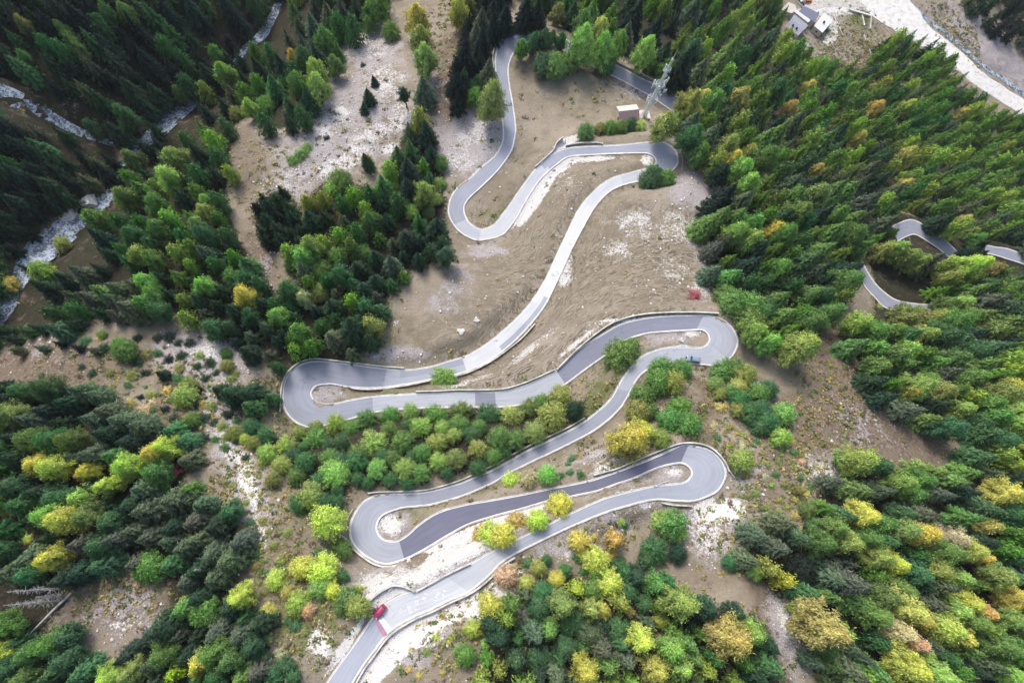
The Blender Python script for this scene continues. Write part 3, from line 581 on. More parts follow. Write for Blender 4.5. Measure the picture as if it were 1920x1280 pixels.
cone = lambda f: max(.05, (1 - f) ** .62 * (.62 + 1.2 * min(f, .32)))
dome = lambda f: max(.06, math.sqrt(max(0, 1 - (max(0, f - .3) / .72) ** 2)) * (.68 + 1.0 * min(f, .32)))
oval = lambda f: max(.06, math.sqrt(max(0, 1 - (abs(f - .4) / .62) ** 2)) * .98)
CROWNS = {}
def crown_set(kind, makers):
    CROWNS[kind] = [leaf_mesh(kind + '_crown', *mk) for mk in makers]
crown_set('spruce', [spruce_crown(s, 1.0) for s in range(7)])
crown_set('larch', [larch_crown(20 + s, cone, 105 + 6 * s) for s in range(8)])
crown_set('pine', [larch_crown(40 + s, dome, 170, .1, .95, 15, .52, .14) for s in range(7)])
crown_set('bush', [larch_crown(60 + s, oval, 60, .0, 1.25, 8, .8) for s in range(4)])
crown_set('tall_larch', [larch_crown(120 + s, cone, 150, .2, .95, 24, .4) for s in range(4)])
crown_set('slim', [larch_crown(80 + s, lambda f: max(.1, .95 * math.sin(3.14 * min(1, f * .8 + .2)) ** .7), 80, .5) for s in range(2)])
FARV = [larch_crown(90, cone, 60, .12, 1.5, 4, 1.0), spruce_crown(91, 1.0, .62), larch_crown(92, dome, 46, .12, 1.6, 4, 1.0)]
def trunk_mesh(lean, dead=False):
    R = random.Random(lean); mb = MB(); P = [(0, 0, 0)]
    for k in range(1, 6): P.append((R.uniform(-.03, .03), R.uniform(-.03, .03), k * .19))
    for k in range(5): mb.tube(P[k], P[k + 1], .055 * (1 - k * .19) + .008, .055 * (1 - (k + 1) * .19) + .006, 7, k in (0, 4))
    for k in range(9):                     # limbs
        z = .25 + k * .07; a = k * 2.4; L = .34 * (1.05 - z); b_ = (math.cos(a) * L, math.sin(a) * L, z + .05); mb.tube((0, 0, z), b_, .012, .004, 4, False)
    return mesh_from('trunk', mb.v, mb.f, M_BARK)
TRUNKS = [trunk_mesh(k) for k in range(3)]

# ------------------------------------------------------------------ which tree stands where (photo pixels of the crown's middle)
PAL = dict(d=(.036, .085, .046), b=(.12, .17, .095), k=(.022, .044, .034), e=(.08, .2, .07), g=(.155, .29, .06), l=(.3, .43, .09), y=(.5, .54, .08), o=(.5, .44, .11), p=(.52, .45, .28), r=(.42, .09, .13), v=(.28, .32, .08), w=(.2, .19, .15))
CNAME = dict(d='dark green', b='grey-green', k='blackish green', e='deep emerald', g='bright green', l='light green', y='yellow-green', o='golden', p='pale peach', r='crimson', v='olive', w='greyish bare')
MAN = """L 628 122 17 g;S 690 178 14 d;S 681 200 10 d;S 702 150 9 d;L 780 36 25 y;L 786 72 22 v;L 795 112 25 l;S 797 165 24 b;T 760 182 13 d;S 800 247 22 d;S 765 318 28 d;S 688 300 15 d;B 562 288 13 g;B 574 277 11 g;B 548 300 12 g;B 612 258 6 d;B 680 121 6 d;P 827 305 13 g;P 825 345 11 l;P 818 372 10 v;P 803 395 11 g;S 817 430 28 d;S 765 440 26 d;
L 925 190 31 l;P 902 150 12 e;P 890 180 15 g;P 888 158 9 e;L 978 92 15 g;L 1000 80 16 e;L 1022 75 17 e;L 1036 70 11 g;L 1052 78 13 e;P 1020 120 19 e;P 1043 122 20 g;P 1068 118 15 g;L 1092 85 30 l;L 1120 55 20 o;L 1133 95 26 l;L 1156 85 21 g;P 1137 122 14 e;L 1205 100 25 l;L 1220 118 14 g;P 1100 246 15 g;P 1126 241 11 v;P 1145 238 12 g;P 1165 238 12 g;P 1184 233 12 e;P 1200 236 11 o;L 1243 237 24 l;P 1220 335 18 e;P 1228 322 12 e;P 1250 332 15 g;B 1305 553 13 r;
P 1162 668 26 g;P 1180 655 20 g;B 1186 640 9 g;P 832 710 21 l;P 1240 690 20 g;P 1280 692 18 g;P 1235 715 23 g;P 1264 718 19 v;P 1205 744 22 g;P 1200 772 22 v;P 1222 770 14 g;P 1275 765 20 g;P 1258 790 24 g;P 1292 797 22 g;B 1240 774 10 p;L 1180 826 40 y;L 1205 812 26 y;P 1240 823 17 l;P 1355 700 20 g;P 1343 722 14 v;P 1376 690 20 g;P 1400 704 19 v;P 1384 725 15 o;P 1350 738 12 v;B 1352 765 13 o;P 1388 748 17 e;P 1372 735 14 g;P 1422 738 18 g;P 1442 730 17 e;P 1410 775 18 e;P 1440 790 19 e;P 1470 776 20 l;P 1466 820 17 l;P 1392 864 20 l;P 1385 770 14 v;P 1430 765 16 e;P 1425 800 15 e;
L 1415 625 24 l;P 1378 568 24 g;P 1360 553 18 g;P 1410 575 26 g;P 1408 602 22 g;P 1440 580 20 e;L 1505 655 34 l;
P 1050 948 22 y;P 1010 975 18 y;P 970 980 18 o;P 903 1003 17 o;P 922 1003 22 y;P 945 1005 20 y;P 961 902 17 y;P 991 900 16 p;P 1027 890 17 l;B 1053 892 8 e;B 1070 886 8 e;B 1090 889 9 e;B 1073 862 9 e;B 1066 872 7 e;
P 591 800 12 l;P 628 796 17 l;P 661 803 16 g;P 688 786 18 g;P 732 779 16 g;P 769 773 15 l;P 819 779 20 g;P 866 773 18 g;P 917 779 20 e;P 954 779 15 y;P 561 813 14 v;P 534 836 17 l;P 500 850 16 l;P 498 816 15 e;P 591 826 22 g;P 641 830 16 e;P 702 833 22 l;P 755 830 20 g;P 789 800 18 l;P 829 803 13 l;P 860 796 16 g;P 886 816 15 e;P 853 816 14 l;P 819 830 17 l;P 897 843 17 l;P 935 822 20 g;P 675 850 18 g;P 792 850 16 g;P 856 860 18 v;P 527 873 16 l;P 571 867 18 e;P 554 894 14 g;P 618 860 16 g;P 628 890 23 l;P 581 930 22 l;P 668 866 20 e;P 708 880 17 l;P 759 880 18 l;P 789 887 16 g;P 823 865 16 l;P 614 978 30 y;P 631 941 12 e;P 560 945 16 e;P 962 782 19 l;P 993 768 17 g;P 1018 755 16 g;P 1050 745 20 v;P 1037 782 24 l;P 1078 768 16 d;P 1003 810 18 l;P 967 825 17 g;P 898 800 12 g;P 730 806 14 g;P 735 860 15 g;P 640 863 14 e;P 602 900 15 e;P 510 900 14 v;P 475 830 13 v;P 545 855 14 e;P 720 855 14 e;P 925 855 14 g;P 772 858 12 e;P 690 905 10 e;P 838 885 12 e;
P 567 1065 20 y;P 604 1068 25 y;P 517 1088 18 y;P 540 1112 14 o;P 598 1105 18 l;P 624 1109 15 y;P 557 1132 20 l;P 577 1145 13 p;P 655 1125 24 g;P 671 1139 20 l;P 645 1137 18 g;P 503 1149 15 o;P 671 1109 10 y;P 641 1082 12 e;B 594 1038 9 e;B 611 1041 9 e;P 641 1029 17 g;B 554 1175 13 e;B 540 1168 10 e;B 503 1199 11 o;B 523 1229 12 p;B 572 1188 9 v;P 535 1250 16 e;P 515 1265 18 e;P 547 1270 14 e;P 490 1235 15 e;
P 1087 1015 18 o;L 1152 1010 20 o;P 1118 1050 23 y;P 1104 1040 15 y;B 1115 1007 9 o;P 1148 1042 10 o;P 1010 1065 14 l;B 990 1058 11 e;P 987 1095 13 o;P 950 1080 20 p;P 1044 1085 14 y;P 1145 1095 22 y;P 1128 1146 16 o;L 1051 1135 30 l;B 1182 1146 9 o;P 1262 984 27 g;P 1242 978 18 l;P 1270 1000 18 l;P 1272 1038 16 d;P 1229 1031 22 e;P 1215 1050 16 e;B 1235 1052 8 o;L 1276 1125 36 l;P 1239 1162 14 y;L 1202 1199 28 y;L 1262 1220 30 l;L 1229 1255 28 y;L 1104 1258 30 y;L 1373 1203 40 o;L 1350 1190 25 p;L 1410 1186 30 l;S 1330 1150 30 d;B 1165 978 8 l;B 1172 984 8 e;P 1370 1055 13 e;B 1380 1068 9 e;P 1417 1072 14 l;B 1084 1045 12 e;B 1094 1072 10 e;P 1175 1075 16 e;P 1160 1060 14 e;P 1060 1070 12 e;P 1025 1050 10 e;P 1120 1075 15 g;P 1110 1110 18 g;P 1180 1110 18 e;P 1210 1130 16 e;P 1075 1170 20 e;P 1110 1190 22 b;P 1160 1180 20 e;P 1020 1110 18 e;P 1010 1140 20 e;S 1000 1190 28 b;S 1130 1220 26 b;S 1180 1240 24 b;P 1010 1235 20 e;P 1060 1215 20 e;S 1045 1265 26 b;
P 920 1139 22 y;S 937 1195 30 d;P 872 1230 19 g;P 887 1180 15 y;B 907 1209 8 l;B 842 1205 7 o;B 830 1262 7 o;B 768 1256 7 o;B 750 1253 7 v;B 786 1268 7 o;B 818 1196 8 y;B 846 1195 7 o;B 858 1246 8 o;B 800 1222 8 v;
L 1537 1172 44 o;L 1697 1140 34 o;L 1722 1160 26 o;L 1680 1185 28 p;L 1712 1210 26 p;L 1770 1178 34 y;L 1800 1190 24 y;L 1812 1125 26 y;L 1840 1145 22 o;L 1700 1246 36 y;L 1749 1253 30 l;L 1870 1205 30 g;L 1905 1225 30 g;L 1853 984 20 o;L 1690 1000 28 l;L 1725 1000 28 y;L 1785 1010 26 p;L 1815 1030 26 y;L 1840 1045 18 y;L 1615 868 32 l;L 1590 860 20 l;L 1719 900 26 g;L 1710 925 22 g;L 1685 964 22 e;L 1590 1015 28 l;L 1625 1010 26 g;P 1504 1072 25 k;L 1750 1070 28 v;L 1790 1080 24 l;S 1590 1095 38 b;S 1560 1080 30 b;L 1870 1075 28 l;L 1900 1120 26 y;L 1500 920 10 v;P 1515 955 14 g;P 1530 990 16 e;B 1520 912 9 e;S 1470 985 28 b;S 1500 1010 26 b;S 1465 1030 24 b;S 1450 1255 30 e;S 1420 1270 24 d;
L 70 870 26 y;L 105 878 28 y;L 168 884 20 y;L 155 892 14 o;L 200 912 22 y;L 222 903 16 y;L 148 931 24 l;L 125 975 32 y;L 165 972 28 v;B 323 887 15 r;S 275 960 34 b;S 320 940 34 b;S 250 1000 26 b;S 280 1010 28 b;S 345 1030 26 b;S 370 1015 26 b;S 403 990 28 d;P 279 1065 24 g;P 265 1075 14 g;S 427 1052 32 b;S 350 1095 26 b;S 400 1090 28 b;P 383 1149 25 g;S 300 1185 34 d;S 275 1205 26 d;L 400 1225 30 g;L 430 1235 28 g;L 372 1250 22 y;L 60 1225 28 g;L 95 1205 28 g;L 10 1175 26 g;L 5 1225 22 y;L 210 1268 26 y;L 245 1262 26 l;S 150 1262 30 e;S 95 1265 28 e;B 30 1000 9 o;B 50 1010 10 y;B 15 960 14 o;B 50 1013 8 o;B 155 985 9 y;
P 232 655 20 g;P 222 645 12 g;B 245 705 12 v;B 205 700 10 v;P 346 742 20 l;P 352 724 16 v;P 359 787 14 g;B 312 732 10 o;B 380 759 10 o;B 171 700 9 d;B 151 689 7 d;S 302 702 13 d;P 423 662 10 g;P 423 686 12 v;S 430 740 28 d;S 465 735 26 d;S 470 762 24 e;S 410 730 18 d;L 463 555 27 y;L 275 530 22 l;L 288 548 18 l;L 386 535 22 l;L 265 478 20 l;P 433 517 16 g;S 242 578 28 b;S 215 590 18 b;P 470 800 15 e;P 457 823 9 y;P 437 812 13 v;B 415 800 11 v;B 422 822 9 v;P 114 457 13 l;P 17 534 14 o;P 190 627 8 v;B 185 635 8 o;B 242 755 10 o;B 285 755 10 p;B 270 770 13 p;B 262 745 7 k;S 505 748 17 e;B 440 700 8 v;B 335 690 10 v;B 285 770 8 e;S 150 735 25 b;S 120 755 24 d;S 225 790 30 b;S 265 800 26 b;S 320 810 24 e;S 345 828 22 e;S 200 770 26 b;
L 319 336 25 l;L 305 325 16 l;L 386 378 16 l;L 388 398 19 l;L 373 420 18 l;L 289 386 24 g;L 240 373 24 g;L 252 302 22 g;L 336 175 14 g;L 406 104 16 g;P 443 212 12 v;L 470 202 16 l;L 550 107 12 y;L 577 155 11 y;P 537 151 14 g;P 497 198 16 g;P 638 339 19 g;P 625 352 14 l;P 772 369 12 g;P 772 396 13 l;P 732 57 15 g;L 698 22 18 g;L 690 45 12 g;L 45 45 14 v;L 120 55 14 g;L 138 75 16 g;L 150 95 16 g;L 200 25 16 g;L 235 25 18 g;L 45 105 12 g;
P 678 470 15 l;P 631 482 18 g;P 598 506 20 g;P 598 548 16 l;L 571 561 18 p;L 520 595 22 l;P 540 571 18 e;L 560 625 25 g;S 660 612 36 d;S 690 635 24 d;S 624 632 24 b;S 661 531 18 e;S 702 527 22 d;S 735 497 25 b;S 702 480 20 d;P 545 495 13 g;B 550 512 6 v;P 740 335 8 v;P 738 352 12 l;
L 862 22 22 y;L 880 8 14 v;S 870 100 26 k;S 905 75 22 k;S 925 20 20 k;S 895 60 18 b;S 985 20 24 k;S 1010 25 22 k;L 1045 25 16 v;S 1075 25 20 d;S 1190 30 26 k;S 1225 60 26 k;S 1280 125 30 k;S 1310 140 28 b;S 1330 260 30 b;S 1300 230 22 b;L 1290 195 26 l;L 1315 185 18 o;L 1335 200 24 g;L 1300 215 16 o;L 1385 185 20 o;L 1365 275 24 l;L 1375 300 20 y;L 1405 283 14 o;L 1390 320 24 l;L 1350 330 20 d;S 1360 370 32 k;S 1340 385 24 k;S 1395 375 26 b;L 1380 440 26 l;L 1355 455 18 b;L 1400 455 24 l;S 1340 465 22 b;L 1450 430 20 y;L 1530 320 14 o;L 1640 205 15 o;L 1608 262 15 o;L 1695 295 20 o;L 1700 200 14 y;L 1800 215 12 o;L 1695 350 14 o;L 1480 205 16 o;L 1515 165 14 o;L 1435 180 14 v;B 1650 575 7 v;L 1808 412 11 o;L 1822 438 12 v;
L 1700 485 20 v;L 1720 495 20 v;L 1675 470 20 l;L 1655 470 18 l;L 1805 500 24 y;L 1835 495 20 y;L 1860 505 18 v;L 1780 520 20 v;L 1865 535 14 v;L 1900 540 18 g;L 1690 585 18 v;L 1700 600 20 v;L 1720 590 16 v;L 1720 725 28 l;L 1710 735 20 y;L 1740 710 18 g;L 1670 665 24 g;L 1700 655 22 l;L 1640 620 26 g;S 1842 458 14 d;S 1838 478 13 k;S 1820 470 14 d;L 1830 450 14 g;S 1735 396 11 d;L 1775 578 20 g;L 1760 596 18 l;L 1800 568 20 l;L 1745 600 18 v;L 1672 436 11 g;L 1604 486 11 g;L 1815 500 16 l;L 1875 740 30 v;L 1850 755 24 g;L 1905 725 22 y"""
trees = []                                 # dict(k, px, py, rp, c, base, Z, r, h)
ASPECT = dict(S=3.9, L=3.7, P=2.2, B=1.1, T=5.0)
def plant(k, px, py, rp, c, manual=False):
    h = 8.0; rp = rp * dict(P=1.1, L=1.08).get(k, 1.0)
    for _ in range(4):
        P, Z = hit(px, py, h * .55); r = rp * Z / F; h = r * ASPECT[k]
        if k in 'SL': h = min(max(h, 6), 31)
    g = float(hz(P[0], P[1])); 
    trees.append(dict(k=k, px=px, py=py, rp=rp, c=c, x=P[0], y=P[1], z=g - .25, Z=Z, r=r, h=h, man=manual)); return trees[-1]
for e in MAN.replace('\n', '').split(';'):
    k, px, py, rp, c = e.split(); plant(k, float(px), float(py), float(rp), c, True)
ALLP = np.concatenate([r['C'][:, :2] for r in ROADS]); ALLW = np.concatenate([r['hw'] for r in ROADS])
def near_road(x, y, m):
    d = np.hypot(ALLP[:, 0] - x, ALLP[:, 1] - y) - ALLW; return d.min() < m
FILL = dict(far_bank=(20, 14, 'S', 'dkb', .1), shade=(27, 19, 'S', 'kkkkdddbe', .12), gorge=(26, 20, 'S', 'ddddbbeegl', .42), column=(24, 20, 'S', 'dddbbegl', .35), clump=(18, 17, 'S', 'dddk', .1), crest=(22, 19, 'S', 'kkdb', .15),  # upper left wood: darker tree colours stand in for the hillside's shade
            ridge=(23.5, 20, 'L', 'ddbbbeegggggglll', .48), lower_left=(30, 25, 'S', 'dddbbbeegly', .3), corner_left=(30, 24, 'L', 'eegglyd', .5), middle=(31, 12, 'P', 'ee', .0), lower_mid=(28, 20, 'L', 'ddbbeeggglly', .45), left_spruces=(30, 12, 'S', 'dkb', .1), left_gully=(21, 10, 'B', 'vvekdd', 0), right_gully=(19, 8, 'B', 'vvoevp', 0), low_gully=(20, 8, 'B', 'vvev', 0), lower_right=(31, 25, 'L', 'ddbbbeegggllly', .45))
occ = [(t['px'], t['py'], t['rp']) for t in trees]
for zone, (sp, rp0, dk, cols, pl) in FILL.items():
    poly = FORESTS[zone]; xs = [p[0] for p in poly]; ys = [p[1] for p in poly]; mine = []
    ntry = int((max(xs) - min(xs)) * (max(ys) - min(ys)) / sp ** 2 * 9); cx = np.array([o[0] for o in occ]); cy = np.array([o[1] for o in occ]); cr = np.array([o[2] for o in occ])
    for _ in range(ntry):
        x = rnd.uniform(min(xs), max(xs)); y = rnd.uniform(min(ys), max(ys))
        if not bool(in_poly(np.array([x]), np.array([y]), poly)[0]): continue
        if any(((x - a) / (rx + 6)) ** 2 + ((y - b_) / (ry + 6)) ** 2 < 1 for a, b_, rx, ry in CLEAR if rx): continue
        s = sp
        if zone == 'ridge':                # the far forest by the river is smaller in the picture
            dfar = (x - 1300) * .62 - (y - 300) * .78; s = sp * (1.15 - .48 * min(1, max(0, dfar / 420)))
            if x > 1560 and y > 560: s = sp * 1.2
        if any(abs(x - a) < s and abs(y - b_) < s and (x - a) ** 2 + (y - b_) ** 2 < s * s for a, b_ in mine): continue
        if np.any((cx - x) ** 2 + (cy - y) ** 2 < (cr * .62 + s * .42) ** 2): continue
        rp = rp0 * s / sp * rnd.uniform(.78, 1.22); isL = rnd.random() < pl; ok = False
        pool = [c for c in cols if c in ('glyvoe' if isL else 'dbkeg')] if dk in 'SL' else cols
        if zone == 'ridge' and ((1685 < x < 1815 and 392 < y - (x - 1700) * .5 < 462) or (1600 < x < 1760 and 500 < y < 600)): continue
        c = rnd.choice(pool or cols); k = dk if dk in 'PB' else ('L' if isL else 'S')
        P, Z = hit(x, y, 7)
        if near_road(P[0], P[1], rp * Z / F * .75): continue
        mine.append((x, y)); plant(k, x, y, rp, c)
# low bushes scattered on the open slopes
for _ in range(0): pass
print('trees', len(trees), {k: sum(t['k'] == k for t in trees) for k in 'SLPBT'})
KIND = dict(S=('spruce_tree', 'spruce'), L=('larch_tree', 'larch'), P=('young_pine', 'pine'), B=('bush', 'bush'), T=('spruce_tree', 'slim'))
# keep the largest as things of their own, the rest of the far woods is one mass
keep = []; rest = []
for k, lim in (('S', 290), ('L', 295), ('P', 290), ('B', 200), ('T', 9)):
    g = [t for t in trees if t['k'] == k]; g.sort(key=lambda t: -(t['rp'] + (100 if t['man'] else 0) - (60 if not (0 < t['px'] < 1920 and 0 < t['py'] < 1280) else 0))); keep += g[:lim]; rest += g[lim:]
print('keep', len(keep), 'rest', len(rest))
# ------------------------------------------------------------------ labels
MARKS = [('the red car', 712, 1145), ('the blue-grey car', 1298, 674), ('the radio mast', 1208, 218), ('the small brown-roofed hut', 1175, 210), ('the river buildings', 1500, 50), ('the crimson bush', 1305, 553),
 ('the lowest right-hand hairpin', 1310, 890), ('the lowest left-hand hairpin', 690, 985), ('the middle left-hand hairpin', 570, 740), ('the middle right-hand hairpin', 1345, 637), ('the upper left-hand hairpin', 865, 400), ('the upper right-hand hairpin', 1250, 292), ('the topmost hairpin', 950, 90),
 ('the stony clearing', 640, 240), ('the fork of the streams', 225, 270), ('the widest white stream stretch', 75, 465), ('the stony gully', 440, 850), ('the tall dead trees', 70, 1120), ('the bare patch at lower left', 240, 1150), ('the right-hand forest hairpin', 1700, 440), ('the bend in the right-hand forest', 1650, 550), ('the brown gully at the right', 1620, 730),
 ('the pale lower right gully', 1480, 1180), ('the white scree patch at right', 1545, 888), ('the milky river', 1800, 120), ('the faint white road letters', 815, 1120), ('the top left corner of the view', 20, 20), ('the bottom left corner of the view', 20, 1260), ('the bottom right corner of the view', 1900, 1260), ('the top edge above the mast', 1300, 10), ('the right edge of the view', 1900, 640), ('the left edge of the view', 10, 760), ('the bottom edge in the middle', 1100, 1270), ('the wood above the middle hairpin', 690, 560), ('the pale road across the meadow', 1040, 480), ('the dark asphalt leg', 1000, 935), ('the middle of the young pines', 760, 840), ('the wood right of the meadow', 1420, 420), ('the wood right of the mast', 1450, 200)]
def dirword(dx, dy):
    a = math.degrees(math.atan2(-dy, dx)) % 360; return ['right of', 'upper right of', 'above', 'upper left of', 'left of', 'lower left of', 'below', 'lower right of'][int((a + 22.5) // 45) % 8]
GROUPNAME = dict(S='spruces in the mountain woods', T='slender spruces on the stony clearing', L='larches in the mountain woods', P='young pines along the hairpin road', B='low bushes on the open slopes')
NOUN = dict(S='spruce', T='bare-stemmed spruce', L='larch', P='young pine', B='bush'); ORD = ['nearest'] + [w + ' nearest' for w in 'second third fourth fifth sixth seventh eighth ninth tenth eleventh twelfth thirteenth fourteenth fifteenth sixteenth seventeenth eighteenth nineteenth twentieth'.split()]
buck = {}
for t in keep:
    d, mn, dw = min((math.hypot(t['px'] - x, t['py'] - y), nme, dirword(t['px'] - x, t['py'] - y)) for nme, x, y in MARKS); t['dm'] = d
    t['sz'] = 'big' if t['rp'] > 27 else ('small' if t['rp'] < 13 else 'mid-sized')
    buck.setdefault((t['k'], t['c'], mn, dw, t['sz']), []).append(t)
for (k, c, mn, dw, sz), g in buck.items():
    g.sort(key=lambda t: t['dm'])
    for i, t in enumerate(g):
        o_ = '' if len(g) == 1 else ', ' + ORD[min(i, 19)]
        t['label'] = f"{sz} {CNAME[c]} {NOUN[k]}{o_} {dw} {mn}"
# ------------------------------------------------------------------ build the trees
def jitter_col(c, r): return tuple(min(1, max(0, x * (1 + r.uniform(-.16, .16)))) for x in PAL[c]) + (1,)
for i, t in enumerate(keep):
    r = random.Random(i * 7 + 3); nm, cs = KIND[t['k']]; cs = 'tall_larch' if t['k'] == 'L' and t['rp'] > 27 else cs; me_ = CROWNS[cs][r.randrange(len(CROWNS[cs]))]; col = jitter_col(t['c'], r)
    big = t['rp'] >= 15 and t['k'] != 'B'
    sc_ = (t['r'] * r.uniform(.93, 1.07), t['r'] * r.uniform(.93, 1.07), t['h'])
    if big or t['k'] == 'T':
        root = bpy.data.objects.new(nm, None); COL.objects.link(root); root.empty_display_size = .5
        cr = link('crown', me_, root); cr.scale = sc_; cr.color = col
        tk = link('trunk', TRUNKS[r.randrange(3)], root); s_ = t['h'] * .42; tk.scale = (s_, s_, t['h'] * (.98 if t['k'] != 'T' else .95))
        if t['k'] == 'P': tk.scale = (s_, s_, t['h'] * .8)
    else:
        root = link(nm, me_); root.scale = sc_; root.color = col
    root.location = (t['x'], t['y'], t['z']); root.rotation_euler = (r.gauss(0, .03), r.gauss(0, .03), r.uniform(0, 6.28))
    tag(root, t['label'], dict(S='spruce', T='spruce', L='larch', P='pine tree', B='bush')[t['k']], GROUPNAME[t['k']])
# the remaining far woods as one mass, three tones of foliage
M_FARS = []
def far_leaf():
    m, n, l, b = mat('far_foliage', .7); a = n.new('ShaderNodeAttribute'); a.attribute_name = 'tint'; l.new(a.outputs['Color'], b.inputs['Base Color'])
    tr = n.new('ShaderNodeBsdfTranslucent'); l.new(a.outputs['Color'], tr.inputs[0]); ms = n.new('ShaderNodeMixShader'); ms.inputs[0].default_value = .2
    out = [x for x in n if x.type == 'OUTPUT_MATERIAL'][0]; l.new(b.outputs[0], ms.inputs[1]); l.new(tr.outputs[0], ms.inputs[2]); l.new(ms.outputs[0], out.inputs[0]); return m
M_FAR = far_leaf(); Vs = []; Cc = []
for t in rest:
    V, val = FARV[1 if t['k'] == 'S' else (0 if t['k'] == 'L' else 2)]; a = rnd.uniform(0, 6.28); R2 = np.array([[math.cos(a), -math.sin(a), 0], [math.sin(a), math.cos(a), 0], [0, 0, 1]])
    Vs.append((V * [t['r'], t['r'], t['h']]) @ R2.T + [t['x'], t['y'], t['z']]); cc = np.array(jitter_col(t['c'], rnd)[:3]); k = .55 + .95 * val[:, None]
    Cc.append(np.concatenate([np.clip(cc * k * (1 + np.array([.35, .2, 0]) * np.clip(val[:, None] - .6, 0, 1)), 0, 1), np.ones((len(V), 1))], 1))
if rest:
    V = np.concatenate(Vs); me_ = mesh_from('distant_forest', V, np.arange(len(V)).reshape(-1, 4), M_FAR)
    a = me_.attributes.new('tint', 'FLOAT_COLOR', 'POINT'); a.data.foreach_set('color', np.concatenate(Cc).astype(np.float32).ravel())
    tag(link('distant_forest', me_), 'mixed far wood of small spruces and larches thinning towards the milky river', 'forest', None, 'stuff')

# ------------------------------------------------------------------ stones and low plants on the open slopes
def weight_at(G, x, y): return bil(G[cx0:cx0 + ncx, cy0:cy0 + ncy], x, y, gxs[cx0], gys[cy0], NXY)
def scatter(n, dens, seed, margin=.6):
    R = np.random.default_rng(seed); x = R.uniform(-200, 330, n * 30); y = R.uniform(-75, 320, n * 30)
    d = weight_at(dens, x, y); m = R.random(len(x)) < d; x, y = x[m], y[m]
    rd = weight_at(np.minimum(DROAD, 20), x, y); m = rd > margin; x, y = x[m][:n], y[m][:n]; return x, y, hz(x, y), R
INV = ((PXG > -30) & (PXG < 1950) & (PYG > -30) & (PYG < 1310)).astype(float)
open_ = np.clip(1 - fl * 1.3, 0, 1) * INV
x, y, z, R = scatter(8000, np.clip((rockw * .5 + screew * .45 + .02 + .08 * furrow) * open_, 0, 1) * .5, 3, .9)
base = np.array([(1, 0, 0), (-.8, .3, 0), (0, 1, 0), (.1, -.9, 0), (.1, 0, .8), (0, .1, -.8)]); tri = np.array([(0, 2, 4), (2, 1, 4), (1, 3, 4), (3, 0, 4), (2, 0, 5), (1, 2, 5), (3, 1, 5), (0, 3, 5)])
sz = .12 + .5 * R.random(len(x)) ** 5 + .12 * R.random(len(x)); V = base[None] * (sz[:, None, None] * (.7 + .6 * R.random((len(x), 6, 3)))) + np.stack([x, y, z + sz * .2], -1)[:, None]
Fs = (tri[None] + 6 * np.arange(len(x))[:, None, None]).reshape(-1, 3)
tag(link('stones', mesh_from('stones', V.reshape(-1, 3), Fs, M_ROCK)), 'loose pale stones strewn over the scree and the open slopes', 'stones', None, 'stuff')
TUFT = blobs([(500,790,60,60,0,1),(470,840,30,60,0,1),(1500,850,35,90,0,1.2),(1480,980,30,40,0,1),(1340,830,40,40,0,.9),(350,770,60,70,0,.8),(420,940,40,60,0,1),(520,1010,50,90,-20,.9),(545,960,30,60,0,.6),(1410,930,30,80,0,.9),(1360,1010,60,60,0,.5),(250,1100,110,50,0,.7),(200,700,120,40,0,.35),(570,1180,60,70,0,1.0),(980,1110,60,60,0,.6),(860,1200,90,70,0,.5),(1130,1000,100,40,0,.35),
 (1560,760,60,90,0,.45),(1590,110,60,60,0,.7),(1860,110,120,25,40,.9),(1100,740,50,40,0,.6),(1300,760,60,50,0,.5),(620,270,100,70,0,.12),(500,330,40,80,0,.3),(1150,860,60,40,0,.3),(960,900,70,12,-20,.4),(840,60,30,80,0,.3),(640,400,60,50,0,.3)])
edge = np.clip(1 - np.abs(fl - .4) * 2.5, 0, 1)
x, y, z, R = scatter(15000, np.clip((TUFT * 1.3 + edge * .22 + greenw * .2 + .015) * np.clip(1.15 - fl, .15, 1) * INV, 0, 1) * .6, 5, .5)
cols = np.array([(.3, .29, .1), (.36, .3, .13), (.2, .24, .07), (.1, .17, .05), (.42, .36, .12), (.22, .16, .1)]); Q = 12
c = np.repeat(np.stack([x, y, z], -1), Q, 0); s_ = np.repeat(.25 + 1.0 * R.random(len(x)) ** 2.0, Q)[:, None]; off = R.normal(size=c.shape) * [.5, .5, .3] * s_; off[:, 2] = np.abs(off[:, 2])
Nn = off + [0, 0, .4] + R.normal(size=c.shape) * .2; V, vv = leaf_quads(c + off, Nn, s_[:, 0] * .34, s_[:, 0] * .26, R, R.random(len(c)))
me_ = mesh_from('low_plants', V, np.arange(len(V)).reshape(-1, 4), M_FAR); tc = np.repeat(cols[R.integers(0, 6, len(x))] * (.7 + .6 * R.random((len(x), 1))), Q * 4, 0) * (.6 + .7 * vv[:, None])
a = me_.attributes.new('tint', 'FLOAT_COLOR', 'POINT'); a.data.foreach_set('color', np.c_[tc, np.ones(len(tc))].astype(np.float32).ravel())
tag(link('low_plants', me_), 'low olive and yellowish shrubs and tufts covering the gullies and clearings', 'ground cover', None, 'stuff')

